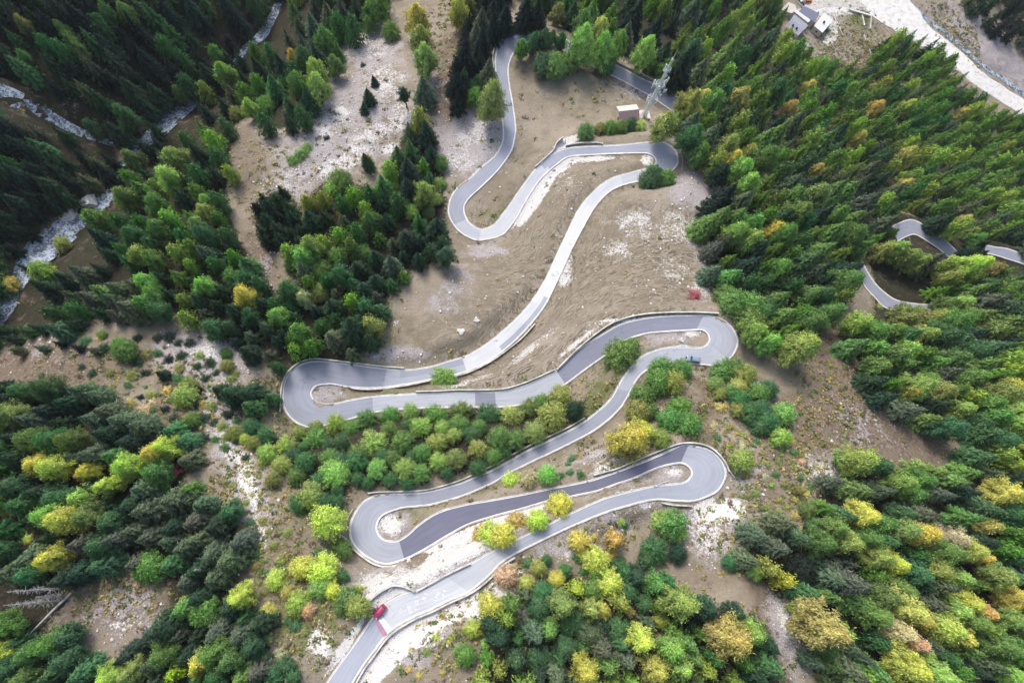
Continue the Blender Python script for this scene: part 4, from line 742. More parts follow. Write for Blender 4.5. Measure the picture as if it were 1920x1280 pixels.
# ------------------------------------------------------------------ retaining walls and guard rails
def wall_path(px, step=1.2):
    C = catmull(px, 6); P = np.array([at_z(a, b, road_z(a, b)[0]) for a, b in C]); k = np.ones(5) / 5
    P[:, 2] = np.convolve(np.r_[[P[0, 2]] * 2, P[:, 2], [P[-1, 2]] * 2], k, 'valid'); return P
def stone_wall(px, hgt, thick, label, seed=0):
    P = wall_path(px); d = np.gradient(P[:, :2], axis=0); d /= np.linalg.norm(d, axis=1)[:, None] + 1e-9; nrm = np.c_[-d[:, 1], d[:, 0], np.zeros(len(d))]; R = np.random.default_rng(seed); mb = MB()
    body = MB(); cop = MB()
    for m_, t, z0, z1_ in ((body, thick * .6, -1.6, hgt), (cop, thick * .6 + .06, hgt + .002, hgt + .08)):
        k = len(m_.v)
        for i, p in enumerate(P):
            jz = .04 * R.normal() if m_ is body else 0
            for s, zz in ((-1, z0), (-1, z1_), (1, z1_), (1, z0)): m_.v.append(tuple(p + nrm[i] * s * t / 2 + [0, 0, zz]))
        for i in range(len(P) - 1):
            for j in range(4): m_.f.append([k + 4 * i + j, k + 4 * i + (j + 1) % 4, k + 4 * i + 4 + (j + 1) % 4, k + 4 * i + 4 + j])
        e = k + 4 * (len(P) - 1); m_.f += [[k, k + 1, k + 2, k + 3][::-1], [e, e + 1, e + 2, e + 3]]
    root = bpy.data.objects.new('retaining_wall', None); COL.objects.link(root); root.location = P[0]
    for nm, m_, mt in (('wall_body', body, M_STONE), ('coping', cop, M_CONC)):
        o = m_.build(nm, mt, root); o.location = -Vector(P[0])
    tag(root, label, 'wall', 'low stone walls along the hairpin road')
def guard_rail(px, label):
    P = wall_path(px); root = bpy.data.objects.new('guard_rail', None); COL.objects.link(root); root.location = P[0]; mb = MB(); s = 0
    for a, b_ in zip(P[:-1], P[1:]):
        a = a + [0, 0, .55]; b_ = b_ + [0, 0, .55]; mb.tube(a, b_, .09, n=6, cap=False)
    o = mb.build('rail', M_CONC, root); o.location = -Vector(P[0]); last = -9
    post = MB(); post.box((0, 0, .1), (.14, .14, 1.0)); pm = mesh_from('post', post.v, post.f, M_CONC); acc = 0
    for i, p in enumerate(P):
        if i: acc += np.linalg.norm(P[i] - P[i - 1])
        if acc - last > 2.4:
            last = acc; q = link('post', pm, root); q.location = Vector(p) - Vector(P[0])
    tag(root, label, 'guard rail', 'guard rails on the hairpins')
WALLS = [([(664,1286),(684,1251),(704,1224),(724,1197),(746,1178),(778,1159),(811,1145),(845,1128),(878,1113),(901,1098),(921,1081),(940,1060),(965,1044)], .7, .55, 'long pale wall on the right of the lowest road below the red car'),
 ([(691,1129),(700,1118),(718,1105),(738,1096),(757,1098),(778,1107)], .9, .6, 'curved wall round the gravel lay-by above the red car'),
 ([(781,1107),(800,1097),(832,1079),(858,1066),(882,1055)], .6, .5, 'straight wall left of the road above the faint white letters'),
 ([(641,1003),(655,1016),(666,1030),(684,1045),(702,1056),(723,1061),(748,1058)], .8, .6, 'curved outer wall at the lower left of the lowest left-hand hairpin'),
 ([(690,924),(707,922),(740,921),(775,920),(808,916),(857,902),(890,888),(936,866),(986,838),(1061,803),(1096,783)], .6, .45, 'long wall below the young pines, beside the road leg'),
 ([(1112,890),(1153,879),(1187,865),(1253,838),(1283,830),(1317,833),(1340,845),(1358,866),(1366,884)], .7, .5, 'wall above the dark asphalt leg and round the lowest right-hand hairpin'),
 ([(1240,942),(1262,946),(1296,948)], .7, .5, 'short wall under the lowest right-hand hairpin'),
 ([(1043,693),(1085,652),(1125,620),(1150,605),(1183,594),(1225,588),(1290,586),(1346,588)], 1.0, .5, 'long wall above the middle right-hand hairpin'),
 ([(526,772),(527,745),(530,720),(541,697),(562,680),(588,673),(617,675),(667,681),(717,687),(758,690)], .7, .5, 'outer wall round the middle left-hand hairpin'),
 ([(652,724),(667,729),(700,730),(750,725),(806,714)], .8, .45, 'wall on the inner side of the middle left-hand hairpin, upper leg'),
 ([(780,734),(818,733),(860,731),(902,731),(943,729),(977,720),(1009,707),(1040,693)], .8, .45, 'wall above the road leg under the lone round pine'),
 ([(845,707),(859,704),(884,696),(918,679),(943,662),(976,636),(1003,607)], .7, .45, 'wall right of the pale road leg at the foot of the meadow'),
 ([(1061,274),(1083,270),(1115,269),(1130,271)], .8, .4, 'short wall beside the gravel track under the hedge of pines'),
 ([(1003,314),(1020,299),(1036,284),(1044,268),(1056,258)], .8, .4, 'bent wall left of the gravel track to the hut'),
 ([(926,132),(924,105),(931,83),(946,65),(963,51),(980,49)], .7, .45, 'outer wall of the topmost hairpin'),
 ([(1150,114),(1180,129),(1216,146),(1248,166),(1268,179)], .6, .4, 'wall behind the radio mast above the topmost road leg'),
 ([(1613,519),(1622,539),(1640,559),(1662,579)], .5, .4, 'low wall left of the bend in the right-hand forest')]
for k, (px, hh, th, lb) in enumerate(WALLS): 
    if k < 16: stone_wall(px, hh, th, lb, k)
for px, lb in [([(1216,263),(1237,261),(1257,267),(1272,281),(1279,300),(1277,321)], 'white guard rail round the upper right-hand hairpin'), ([(1227,911),(1240,905),(1252,901)], 'short white guard rail inside the lowest right-hand hairpin'),
               ([(1356,862),(1364,878),(1376,895)], 'white guard rail running off the lowest right-hand hairpin'), ([(650,987),(652,972),(662,953)], 'short guard rail left of the lowest left-hand hairpin'), ([(775,973),(795,966),(815,957)], 'short rail on the grass inside the lowest left-hand hairpin')]: guard_rail(px, lb)

# ------------------------------------------------------------------ cars
def car_paint(name, col):
    m, n, l, b = mat(name, .35); b.inputs['Base Color'].default_value = (*col, 1); b.inputs['Coat Weight'].default_value = .6; b.inputs['Coat Roughness'].default_value = .15; b.inputs['Specular IOR Level'].default_value = .5; return m
M_GLASS, _n, _l, _b = mat('car_glass', .08); _b.inputs['Base Color'].default_value = (.02, .03, .045, 1); _b.inputs['Specular IOR Level'].default_value = .7
M_TYRE = simple('tyre_rubber', (.025, .025, .025), .9, .2); M_RIM = simple('rim_metal', (.5, .5, .52), .4, .1, 3, .8); M_LAMP = simple('lamp_glass', (.8, .8, .78), .2, .1); M_TAIL = simple('tail_lamp', (.5, .03, .02), .3, .1); M_TRIM = simple('dark_trim', (.04, .04, .045), .6, .2)
def body_loft(rows, paint, root):          # rows: x, half width, z bottom, z shoulder, then roof half width and roof z (None = no cabin)
    V = []; n = 12
    for x, w, zb, zs in rows:
        for t in np.linspace(0, 1, n):
            a = math.pi * t; px_ = -math.cos(a); yy = math.copysign(abs(px_) ** .35, px_) * w; zz = zb + (zs - zb) * (math.sin(a) ** .45); V.append((x, yy, zz))
    Fc = grid_faces(len(rows), n).tolist(); Fc += [list(range(n))[::-1], list(range((len(rows) - 1) * n, len(rows) * n))] + [[i * n, (i + 1) * n, (i + 1) * n + n - 1, i * n + n - 1] for i in range(len(rows) - 1)]
    return link('body', mesh_from('body', V, Fc, paint, True), root)
def make_car(paint, name, L=4.2, Wd=1.8, suv=.0):
    root = bpy.data.objects.new(name, None); COL.objects.link(root); h = L / 2; w = Wd / 2; H_ = 1.5 + suv
    body_loft([(-h, w * .8, .35, .72), (-h + .12, w * .93, .25, .95), (-h + .5, w, .22, 1.0), (0, w, .2, 1.0), (h - 1.25, w, .22, .98), (h - .75, w * .98, .22, .9), (h - .3, w * .92, .25, .82), (h - .05, w * .8, .32, .68)], paint, root)
    g = [(-h + .28, w * .80, .96), (-h + .55, w * .72, H_ - .07), (-.2, w * .74, H_), (.55, w * .72, H_ - .06), (h - 1.15, w * .82, .97)]
    roof = MB(); roof.v = []; 
    for x_, y_, z_ in g[1:4]: roof.v += [(x_, -y_ + .02, z_ - .03), (x_, -y_ + .1, z_ + .03), (x_, 0, z_ + .06), (x_, y_ - .1, z_ + .03), (x_, y_ - .02, z_ - .03)]
    for i in range(2):
        for j in range(4): roof.f.append([5 * i + j, 5 * i + 5 + j, 5 * i + 6 + j, 5 * i + 1 + j])
    roof.build('roof', paint, root, True)
    def glass(nm, quads):
        mb = MB(); [mb.poly(q) for q in quads]; return mb.build(nm, M_GLASS, root)
    glass('windscreen', [[(h - 1.15, -w * .8, .975), (h - 1.15, w * .8, .975), (.55, w * .70, H_ - .05), (.55, -w * .70, H_ - .05)]])
    glass('rear_window', [[(-h + .28, w * .78, .97), (-h + .28, -w * .78, .97), (-h + .55, -w * .70, H_ - .06), (-h + .55, w * .70, H_ - .06)]])
    for s in (-1, 1): glass('side_window', [[(-h + .3, s * w * .83, .95), (h - 1.15, s * w * .83, .95), (.55, s * w * .73, H_ - .08), (-.2, s * w * .75, H_ - .03), (-h + .55, s * w * .73, H_ - .08)]])
    for s in (-1, 1):
        pl = MB()
        for a, b_ in (((h - 1.15, s * w * .82, .98), (.55, s * w * .72, H_ - .03)), ((.05, s * w * .84, .98), (.0, s * w * .75, H_ - .01)), ((-h + .28, s * w * .8, .97), (-h + .55, s * w * .72, H_ - .04))): pl.tube(a, b_, .045, n=5)
        pl.build('pillar', paint, root)
        lm = MB(); lm.box((h - .16, s * w * .66, .66), (.22, .36, .14)); lm.build('headlight', M_LAMP, root)
        tl = MB(); tl.box((-h + .05, s * w * .74, .82), (.14, .22, .2)); tl.build('tail_light', M_TAIL, root)
        mr = MB(); mr.box((h - 1.35, s * (w + .1), 1.0), (.16, .22, .14)); mr.build('wing_mirror', M_TRIM, root)
    bm_ = MB(); bm_.box((h - .02, 0, .38), (.12, Wd * .8, .2)); bm_.box((-h + .02, 0, .42), (.12, Wd * .84, .22)); bm_.build('bumper', M_TRIM, root)
    for sx in (-1, 1):
        for s in (-1, 1):
            c_ = (sx * L * .3, s * (w - .1), .32); ty = MB(); ty.tube((c_[0], c_[1] - .11, c_[2]), (c_[0], c_[1] + .11, c_[2]), .32, n=18); t_ = ty.build('wheel', M_TYRE, root)
            rm = MB(); rm.tube((c_[0], c_[1] - .115, c_[2]), (c_[0], c_[1] + .115, c_[2]), .19, n=12); rm.build('rim', M_RIM, t_)
    return root
def put_car(root, px, py, hx, hy, up=.03):
    z, i = road_z(px, py); P = at_z(px, py, z); Q = at_z(px + hx, py + hy, z)
    t = Vector(road1['C'][i + 3] - road1['C'][i - 3]).normalized(); rr = Vector(road1['R'][i] - road1['L'][i]).normalized(); nn = t.cross(rr); nn = nn if nn.z > 0 else -nn
    x_ = Vector(Q - P); x_ = (x_ - nn * x_.dot(nn)).normalized(); y_ = nn.cross(x_)
    root.matrix_world = Matrix(((x_.x, y_.x, nn.x, P[0]), (x_.y, y_.y, nn.y, P[1]), (x_.z, y_.z, nn.z, P[2] + up), (0, 0, 0, 1)))
M_RED = car_paint('crimson_paint', (.4, .035, .1)); M_BLUE = car_paint('slate_blue_paint', (.22, .29, .38))
car = make_car(M_RED, 'parked_car', 3.4, 1.55, .03)
for x_, L_ in ((.7, .95), (-.25, .85)):    # the two doors standing open on the far side
    d_ = MB(); a = math.radians(58); hx_, hy_ = x_, -.84; ex, ey = hx_ - math.cos(a) * L_, hy_ - math.sin(a) * L_
    d_.prism([(hx_, hy_, .35), (ex, ey, .35), (ex + .13, ey - .08, .35), (hx_ + .13, hy_ - .08, .35)], .62); dd_ = d_.build('open_door', M_RED, car)
    g_ = MB(); g_.prism([(hx_ - .06, hy_ - .07, .972), (ex + .04, ey + .02, .972), (ex + .07, ey, .972), (hx_ - .02, hy_ - .1, .972)], .4); g_.build('window', M_GLASS, dd_)
put_car(car, 712, 1145, -22, 24); tag(car, 'crimson hatchback stopped at the gravel lay-by with two doors open', 'car')
car2 = make_car(M_BLUE, 'moving_car', 4.3, 1.8); put_car(car2, 1298, 674, -23, -4); tag(car2, 'slate blue hatchback on the middle right-hand hairpin, seen from above', 'car')

# ------------------------------------------------------------------ radio mast
mp_, mz_ = hit(1207, 217); base = Vector((mp_[0], mp_[1], float(hz(mp_[0], mp_[1])) + .3)); Hm = 20.0
for _ in range(60):
    _, py_, _z = project(np.array([base.x, base.y, base.z + Hm])); Hm += (py_ - 92) * .12
print('mast height', Hm)
M_STEEL = simple('galvanised_steel', (.55, .62, .62), .5, .15, .6, .3); M_WHITE = simple('white_plastic', (.62, .64, .62), .5, .06)
mast = bpy.data.objects.new('radio_mast', None); COL.objects.link(mast); mast.location = base
tag(mast, 'tall pale lattice radio mast with antennas, standing on a concrete pad by the hut', 'mast')
Ht = Hm * .86; lat = MB(); wd = lambda z: .52 * (1 - z / Hm) ** .9 + .16; NS = 26; cor = lambda z, k: Vector((wd(z) * (1 if k in (0, 1) else -1), wd(z) * (1 if k in (1, 2) else -1), z))
for i in range(NS):
    za, zb = Ht * i / NS, Ht * (i + 1) / NS
    for k in range(4):
        lat.tube(cor(za, k), cor(zb, k), .06, n=5, cap=False); k2 = (k + 1) % 4
        lat.tube(cor(za, k), cor(zb, k2), .05, n=4, cap=False); lat.tube(cor(za, k2), cor(zb, k), .05, n=4, cap=False); lat.tube(cor(zb, k), cor(zb, k2), .05, n=4, cap=False)
lat.build('lattice', M_STEEL, mast)
cb = MB(); cb.box((0, 0, Ht * .5), (.25, .2, Ht * .98)); cb.build('cable_ladder', M_WHITE, mast)
tp = MB(); tp.tube((0, 0, Ht), (0, 0, Ht + (Hm - Ht) * .6), .14, .1); tp.tube((0, 0, Ht + (Hm - Ht) * .6), (0, 0, Hm), .08, .03); tp.build('whip_antenna', M_STEEL, mast)
for zf, rr_ in ((.26, 1.9), (.50, 1.5), (.72, 1.0)):
    pf = MB(); z_ = Hm * zf
    for k in range(20):
        a0, a1 = k * 2 * math.pi / 20, (k + 1) * 2 * math.pi / 20
        for zz in (0, 1.0): pf.tube((rr_ * math.cos(a0), rr_ * math.sin(a0), z_ + zz), (rr_ * math.cos(a1), rr_ * math.sin(a1), z_ + zz), .07, n=4, cap=False)
        if k % 2 == 0: pf.tube((rr_ * math.cos(a0), rr_ * math.sin(a0), z_), (rr_ * math.cos(a0), rr_ * math.sin(a0), z_ + 1), .05, n=4); pf.tube((0, 0, z_), (rr_ * math.cos(a0), rr_ * math.sin(a0), z_), .05, n=4)
    pf.build('platform', M_STEEL, mast)
rr = random.Random(4)
for zf, az, rad in ((.46, .3, 1.3), (.5, 2.4, 1.2), (.55, 4.3, 1.0), (.42, 5.3, .9), (.62, 1.4, .8), (.33, 3.6, .9)):   # dishes
    z_ = Hm * zf; c_ = Vector((math.cos(az) * 2.1, math.sin(az) * 2.1, z_)); o_ = Vector((math.cos(az), math.sin(az), 0)); ds = MB(); ds.tube(c_, c_ + o_ * .35, rad * .42, rad * .5, 16); ds.tube((0, 0, z_), c_, .06, n=4); ds.build('dish', M_WHITE, mast)
for k in range(22):                        # panel aerials on booms
    zf = .48 + .06 * rr.random() if k < 12 else .6 + .22 * rr.random(); az = rr.uniform(0, 6.28); z_ = Hm * zf; R_ = (2.2 + 1.6 * rr.random()) if k < 12 else 1.0 + .8 * rr.random(); c_ = (math.cos(az) * R_, math.sin(az) * R_, z_)
    ap = MB(); ap.tube((0, 0, z_), c_, .05, n=4); ap.box((c_[0], c_[1], z_), (.22, .34, 1.8 if k < 12 else 1.3), az); ap.build('panel_aerial', M_WHITE, mast)

# ------------------------------------------------------------------ houses: walls and roofs from their ground corners
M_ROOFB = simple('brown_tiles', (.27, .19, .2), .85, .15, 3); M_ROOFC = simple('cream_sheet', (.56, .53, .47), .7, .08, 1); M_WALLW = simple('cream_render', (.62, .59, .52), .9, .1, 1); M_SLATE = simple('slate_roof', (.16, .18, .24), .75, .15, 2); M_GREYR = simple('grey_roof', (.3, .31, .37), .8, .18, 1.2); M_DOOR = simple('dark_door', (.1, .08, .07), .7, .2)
def pxg(pts, zz=None):
    out = []
    for a, b_ in pts:
        P, _ = hit(a, b_); out.append(P)
    out = np.array(out); z = out[:, 2].mean() if zz is None else zz
    return [at_z(a, b_, z) for (a, b_) in pts], z
# hut: a gabled box, ridge running left-right in the picture
hc, _ = hit(1178, 222); hz0 = float(hz(hc[0], hc[1])); ridge_a, ridge_b = at_z(1161, 209, hz0 + 4.6), at_z(1198, 205, hz0 + 4.6)
ux = Vector(ridge_b - ridge_a); Lh = ux.length; ux.normalize(); uy = Vector((-ux.y, ux.x, 0)); mid_ = Vector((ridge_a + ridge_b) / 2); mid_.z = hz0
hut = bpy.data.objects.new('hut', None); COL.objects.link(hut); hut.matrix_world = Matrix(((ux.x, uy.x, 0, mid_.x), (ux.y, uy.y, 0, mid_.y), (0, 0, 1, hz0), (0, 0, 0, 1)))
tag(hut, 'small hut with a brown and cream gable roof beside the radio mast', 'hut')
a_, b_, e_ = Lh / 2 - .25, 2.6, 2.9; wl = MB(); wl.v = [(-a_, -b_, -2), (a_, -b_, -2), (a_, b_, -2), (-a_, b_, -2), (-a_, -b_, e_), (a_, -b_, e_), (a_, b_, e_), (-a_, b_, e_), (-a_, 0, 4.45), (a_, 0, 4.45)]
wl.f = [[0, 1, 5, 4], [1, 2, 6, 9, 5], [2, 3, 7, 6], [3, 0, 4, 8, 7]]; wl.build('wall', M_WALLW, hut)
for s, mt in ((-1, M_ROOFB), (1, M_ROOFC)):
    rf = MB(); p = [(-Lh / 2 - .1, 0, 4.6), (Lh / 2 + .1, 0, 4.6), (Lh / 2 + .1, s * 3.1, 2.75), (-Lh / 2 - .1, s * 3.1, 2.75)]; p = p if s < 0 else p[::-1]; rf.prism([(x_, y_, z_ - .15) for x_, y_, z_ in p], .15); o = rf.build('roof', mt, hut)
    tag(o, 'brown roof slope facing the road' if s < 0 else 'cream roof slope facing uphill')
dr = MB(); dr.box((-a_ - .02, -1.1, 1.0), (.08, 1.1, 2.0)); dr.build('door', M_DOOR, hut); wn = MB(); wn.box((0, -b_ - .02, 1.9), (1.2, .08, .8)); wn.build('window', M_GLASS, hut)
pad = MB(); pad.box((0, 0, -.35), (4.4, 4.0, 1.5), math.atan2(ux.y, ux.x)); pd = pad.build('concrete_pad', M_CONC); pd.location = base; tag(pd, 'square concrete pad under the radio mast', 'pad')
def house(name, px, hgt, wallm, roofm, label, cat='building', ridge=0.0, extras=(), eaves=.35):
    P, z = pxg(px); c = sum((Vector(p) for p in P), Vector()) / len(P); root = bpy.data.objects.new(name, None); COL.objects.link(root); root.location = c; pts = [Vector(p) - c for p in P]
    if sum(pts[i].x * pts[(i + 1) % len(pts)].y - pts[(i + 1) % len(pts)].x * pts[i].y for i in range(len(pts))) < 0: pts = pts[::-1]
    mb = MB(); mb.prism([(p.x, p.y, -3) for p in pts], hgt + 3); mb.build('wall', wallm, root)
    big_ = [Vector((p.x, p.y, 0)) * (1 + eaves / max(p.length, 1)) for p in pts]; rf = MB()
    if ridge and len(pts) == 4:
        m0 = (big_[0] + big_[3]) / 2; m1_ = (big_[1] + big_[2]) / 2; zz = hgt + .05
        rf.v = [(p.x, p.y, zz) for p in big_] + [(m0.x, m0.y, zz + ridge), (m1_.x, m1_.y, zz + ridge)]; rf.f = [[0, 1, 5, 4], [2, 3, 4, 5], [0, 4, 3], [1, 2, 5], [3, 2, 1, 0]]
    else: rf.prism([(p.x, p.y, hgt + .003) for p in big_], .35)
    r_ = rf.build('roof', roofm, root)
    for fx, fy in extras:
        q = pts[0] * (1 - fx) * (1 - fy) + pts[1] * fx * (1 - fy) + pts[2] * fx * fy + pts[3] * (1 - fx) * fy; ch = MB(); ch.box((q.x, q.y, hgt + .9), (.9, .9, 1.6)); ch.build('chimney', M_TRIM, r_)
    for i in range(len(pts)):
        a, b2 = pts[i], pts[(i + 1) % len(pts)]; L_ = (b2 - a).length; n_ = int(L_ // 4); 
        for k in range(n_):
            q = a + (b2 - a) * ((k + .5) / n_); w_ = MB(); w_.box((q.x, q.y, hgt * .55), (1.3, .12, 1.3), math.atan2((b2 - a).y, (b2 - a).x)); w_.build('window', M_GLASS, root)
    tag(root, label, cat); return root
house('shed', [(1468,60),(1489,76),(1507,58),(1482,38)], 5, M_WALLW, M_GREYR, 'long grey-roofed building with two dark chimneys at the forest edge', 'building', .8, ((.3, .25), (.62, .25)))
house('building', [(1490,34),(1517,54),(1526,38),(1499,25)], 6, M_WALLW, M_SLATE, 'slate-roofed block between the grey roof and the white roof', 'building', 0)
house('building', [(1519,59),(1534,71),(1553,49),(1537,35)], 5, M_WALLW, M_WHITE, 'square white-roofed building beside the curved river track', 'building', 0, ((.5, .5),))
house('building', [(1460,27),(1478,33),(1487,27),(1484,19),(1473,14)], 4, M_WALLW, M_ROOFC, 'cream many-sided building at the top of the river yard', 'building', 0)
house('canopy', [(1479,36),(1505,56),(1509,51),(1484,33)], 6.6, M_WALLW, M_WHITE, 'narrow cream canopy between the grey and slate roofs', 'canopy', 0, (), .1)
def bar(px0, px1, hgt, wid, name, label, cat, group=None, mt=None):
    a, _ = hit(*px0); b2, _ = hit(*px1); A_, B_ = Vector(a), Vector(b2); d = (B_ - A_); mb = MB(); n_ = max(2, int(d.length / 3)); u = Vector((-d.y, d.x, 0)).normalized() * wid / 2
    for i in range(n_):
        p, q = A_ + d * i / n_, A_ + d * (i + 1) / n_; mb.prism([tuple(p - u - A_), tuple(q - u - A_), tuple(q + u - A_), tuple(p + u - A_)], hgt)
    o = mb.build(name, mt or M_CONC); o.location = A_ - Vector((0, 0, .3)); tag(o, label, cat, group)
bar((1615,31),(1619,50), 1.6, .7, 'barrier', 'left of two white barriers on the green patch by the river', 'barrier')
bar((1632,33),(1630,56), 1.6, .7, 'barrier', 'right of two white barriers on the green patch by the river', 'barrier')
bar((1591,19),(1634,32), 1.5, 1.2, 'low_wall', 'low grey wall along the top of the green patch by the river', 'wall')
bar((1560,25),(1580,68), .9, .35, 'low_wall', 'thin pale wall running down beside the river track', 'wall')
bar((1619,66),(1636,112), .9, .4, 'low_wall', 'thin stone wall between the river scrub and the dark wood', 'wall')
# the curved track by the river buildings
def track(px, wid, name, mt):
    C = catmull(px, 5); P = np.array([hit(a, b_)[0] for a, b_ in C]); k = np.ones(5) / 5; P[:, 2] = np.convolve(np.r_[[P[0, 2]] * 2, P[:, 2], [P[-1, 2]] * 2], k, 'valid')
    d = np.gradient(P[:, :2], axis=0); d /= np.linalg.norm(d, axis=1)[:, None]; nrm = np.c_[-d[:, 1], d[:, 0]]; V = []
    for i, p in enumerate(P):
        for t in np.linspace(-1, 1, 5):
            x_, y_ = p[0] + nrm[i, 0] * t * wid / 2, p[1] + nrm[i, 1] * t * wid / 2; V.append((x_, y_, float(hz(x_, y_)) + .12))
    tag(link(name, mesh_from(name, V, grid_faces(len(P), 5), mt)), kind='structure')
M_TRACK = simple('pale_gravel', (.48, .46, .42), .95, .15, .5)
track([(1548,84),(1560,72),(1565,58),(1560,42),(1548,32),(1538,30)], 5, 'track', M_TRACK); track([(1500,40),(1513,20),(1535,6),(1570,2),(1610,4),(1640,0)], 8, 'track', M_TRACK)
mini = [((1529,25), (6, -5), (.7, .7, .7), 'white van on the curved track above the slate roof', 'van'), ((1524,30), (5, 3), (.08, .09, .1), 'dark car beside the white van on the river track', 'car'), ((1515,4), (5, -1), (.55, .16, .06), 'orange vehicle at the top edge above the river yard', 'truck'), ((1500,6), (5, 8), (.75, .75, .74), 'white lorry trailer at the top edge above the river yard', 'trailer')]
for (p0, hd, colr, lb, ct) in mini:
    c_ = make_car(car_paint('yard_paint', colr), 'van' if ct == 'van' else ('parked_car' if ct == 'car' else ct), 5.2 if ct != 'trailer' else 9, 2.1, .5); P, _ = hit(*p0); Q, _ = hit(p0[0] + hd[0], p0[1] + hd[1]); c_.location = (P[0], P[1], P[2] + .15); c_.rotation_euler = (0, 0, math.atan2(Q[1] - P[1], Q[0] - P[0])); tag(c_, lb, ct)

# ------------------------------------------------------------------ dead trees, logs, boulders
def dead_tree(px0, px1, label, seed):
    P, Z = hit(*px0); b0 = Vector((P[0], P[1], float(hz(P[0], P[1])) - .2)); h = 12.0
    for _ in range(40):
        x_, y_, _z = project(np.array([b0.x, b0.y, b0.z + h])); h += (math.hypot(px1[0] - px0[0], px1[1] - px0[1]) - math.hypot(x_ - px0[0], y_ - px0[1])) * .05
    tip = at_z(px1[0], px1[1], b0.z + h); ln = Vector(tip) - b0; R = random.Random(seed); root = bpy.data.objects.new('dead_tree', None); COL.objects.link(root); root.location = b0
    tk = MB(); tk.tube((0, 0, 0), ln * .5, .26, .17, 8); tk.tube(ln * .5, ln, .17, .03, 8); tk.build('trunk', M_DEAD, root); br = MB(); ax = ln.normalized(); u = ax.orthogonal().normalized(); w = ax.cross(u)
    for k in range(95 if h > 8 else 40):
        f = R.uniform(.12, .98); a = R.uniform(0, 6.28); L_ = (1.02 - f) * h * .11 + .2; o_ = (u * math.cos(a) + w * math.sin(a)) * L_ * R.uniform(.6, 1.1); p = ln * f; q = p + o_ + ax * L_ * R.uniform(.05, .5)
        br.tube(p, q, .045, .015, 4, False)
        for _ in range(2): m_ = p.lerp(q, R.uniform(.3, .7)); br.tube(m_, m_ + Vector((R.gauss(0, .3), R.gauss(0, .3), R.gauss(0, .25))) * L_ * .5, .022, .01, 3, False)
    br.build('branches', M_DEAD, root); tag(root, label, 'dead tree', 'bare dead spruces at lower left')
dead_tree((124,1102), (12,1109), 'topmost and longest of the three bare grey dead trees', 1)
dead_tree((122,1117), (66,1119), 'shortest and middle of the three bare grey dead trees', 2)
dead_tree((110,1127), (6,1134), 'lowest of the three bare grey dead trees', 3)
dead_tree((400,1063), (362,1069), 'short bare dead tree poking out between the grey-green spruces', 4)
def log(p0, p1, r, label):
    a, _ = hit(*p0); b2, _ = hit(*p1); A_, B_ = Vector(a), Vector(b2); A_.z = float(hz(a[0], a[1])); B_.z = float(hz(b2[0], b2[1])); d = B_ - A_; mb = MB(); n_ = 6; R = random.Random(int(p0[0])); prev = Vector((0, 0, r * .8 + .25))
    for i in range(1, n_ + 1):
        q = d * i / n_ + Vector((R.gauss(0, .06), R.gauss(0, .06), r * .8 + .25)); mb.tube(prev, q, r * (1.1 - .11 * i), r * (1.1 - .11 * (i + 1)), 8, i in (1, n_)); prev = q
    for k in range(5): p = d * R.uniform(.3, .95); mb.tube(p + Vector((0, 0, .3)), p + Vector((R.gauss(0, .7), R.gauss(0, .7), R.uniform(.4, 1))), .05, .02, 4, False)
    o = mb.build('fallen_trunk', M_DEAD); o.location = A_; tag(o, label, 'fallen trunk')
log((136,1110), (32,1212), .32, 'long pale fallen trunk lying beside the bare clearing at lower left')
for p0, p1, lb in [((1598,874),(1556,886),'fallen trunk across the white scree by the right wood'), ((1560,872),(1575,900),'short fallen trunk crossing another on the white scree'), ((1440,1018),(1405,1026),'pale fallen trunk left of the lower right wood'), ((1438,960),(1410,966),'thin pale trunk below the pale right-hand gully shrubs'),
                   ((1535,1222),(1502,1205),'dark fallen trunk above the pale lower right gully'), ((1560,1262),(1530,1245),'fallen trunk lowest in the pale right gully'), ((640,964),(630,955),'stub of trunk left of the lowest left-hand hairpin'), ((1465,677),(1445,682),'pale trunk under the lone light green larch'), ((35,470),(5,450),'thin pale trunk on the left bank of the stream'), ((520,680),(490,660),'grey trunk in the wood above the middle hairpin')]: log(p0, p1, .2, lb)
def boulder(px, py, r, label, seed):
    P, _ = hit(px, py); R = np.random.default_rng(seed); import bmesh
    bm = bmesh.new(); bmesh.ops.create_icosphere(bm, subdivisions=2, radius=r)
    for v in bm.verts:
        n_ = v.co.normalized(); v.co = n_ * r * (.8 + .35 * math.sin(3.1 * n_.x + seed) * math.cos(2.7 * n_.y + seed * 2) + .08 * R.normal()); v.co.z *= .7
    me_ = bpy.data.meshes.new('boulder'); bm.to_mesh(me_); bm.free(); me_.materials.append(M_ROCK); o = link('boulder', me_); o.location = (P[0], P[1], float(hz(P[0], P[1])) + r * .15); tag(o, label, 'boulder', 'boulders on the open slopes')
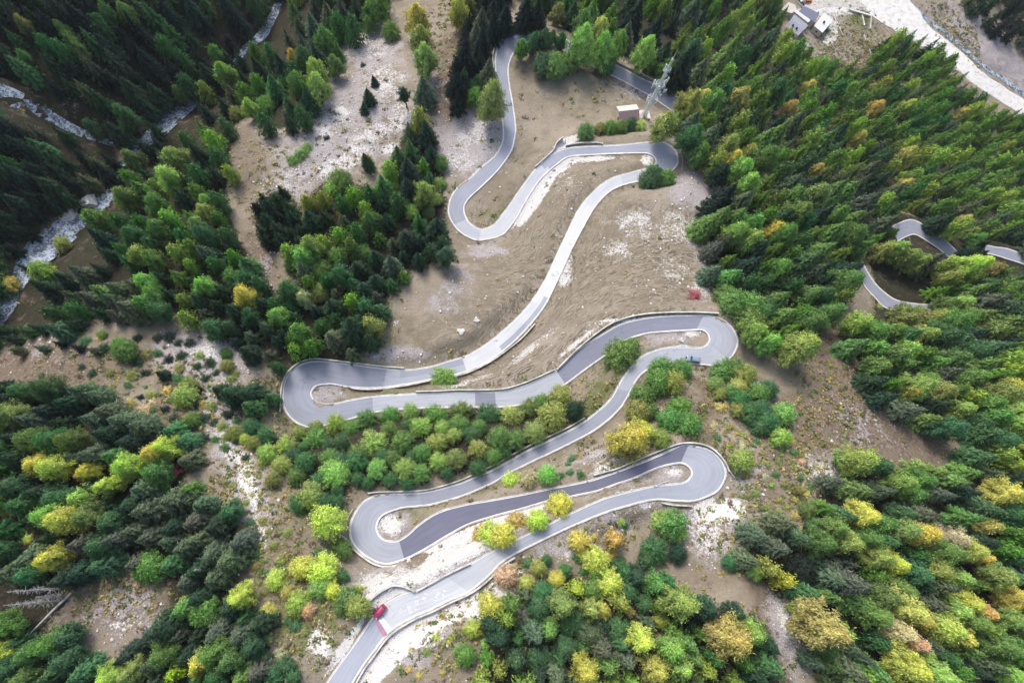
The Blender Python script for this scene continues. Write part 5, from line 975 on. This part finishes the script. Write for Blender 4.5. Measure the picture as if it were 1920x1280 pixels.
for k, (px, py, r, lb) in enumerate([(864,622,1.3,'white boulder in the tan meadow left of the pale road'), (893,600,1.0,'flat pale rock in the meadow, above the white boulder'), (1277,638,1.0,'white boulder on the gravel inside the middle right-hand hairpin'), (766,1052,.9,'round pale boulder below the lowest left-hand hairpin'), (1312,624,.6,'small pale boulder at the tip inside the middle right-hand hairpin'),
     (732,1102,.8,'pale boulder by the curved lay-by wall'), (1345,520,1.0,'grey boulder at the right edge of the meadow'), (1358,528,.8,'smaller grey boulder at the right edge of the meadow'), (949,325,.6,'small boulder between the two upper road legs'), (845,187,.7,'pale boulder on the brown strip above the scree'), (862,188,.6,'white stone right of the pale boulder above the scree'), (620,415,.8,'boulder between the spruces left of the meadow'), (856,315,.9,'cluster of dark rock on the pale scree'), (1495,1100,.8,'boulder at the head of the pale lower right gully')]): boulder(px, py, r, lb, k + 1)
# rock slab in the stream
sp = [(93,408),(118,392),(150,378),(172,372),(176,388),(150,398),(140,412),(112,420)]; P = [Vector(hit(a, b_)[0]) for a, b_ in sp]; c_ = sum(P, Vector()) / len(P); mb = MB()
tp_ = [(p.x - c_.x, p.y - c_.y, .8 + .5 * math.sin(i * 2.1)) for i, p in enumerate(P)]; k = len(tp_); mb.v = tp_ + [(a * 1.25, b_ * 1.25, -2) for a, b_, _ in tp_] + [(0, 0, 2.2)]
mb.f = [[i, (i + 1) % k, 2 * k] for i in range(k)] + [[i, k + i, k + (i + 1) % k, (i + 1) % k] for i in range(k)]; o = mb.build('rock_slab', M_ROCK); o.location = c_; tag(o, 'big grey tilted rock slab beside the white stream', 'rock')

# ------------------------------------------------------------------ thin haze volume, added to lift the darkest tones
hb = MB(); hb.box((120, 120, (CAMZ + 3 + float(HG.min()) - 1) / 2), (2600, 2600, CAMZ + 3 - float(HG.min()) + 1))
hm = bpy.data.materials.new('lift_haze'); hm.use_nodes = True; hn = hm.node_tree.nodes; hn.remove(hn['Principled BSDF']); pv = hn.new('ShaderNodeVolumePrincipled')
pv.inputs['Color'].default_value = (.9, .94, 1, 1); pv.inputs['Density'].default_value = .00005; hm.node_tree.links.new(pv.outputs[0], [x for x in hn if x.type == 'OUTPUT_MATERIAL'][0].inputs['Volume'])
tag(hb.build('haze', hm), 'thin pale haze added over the whole valley to lift the blacks', 'haze', None, 'stuff')
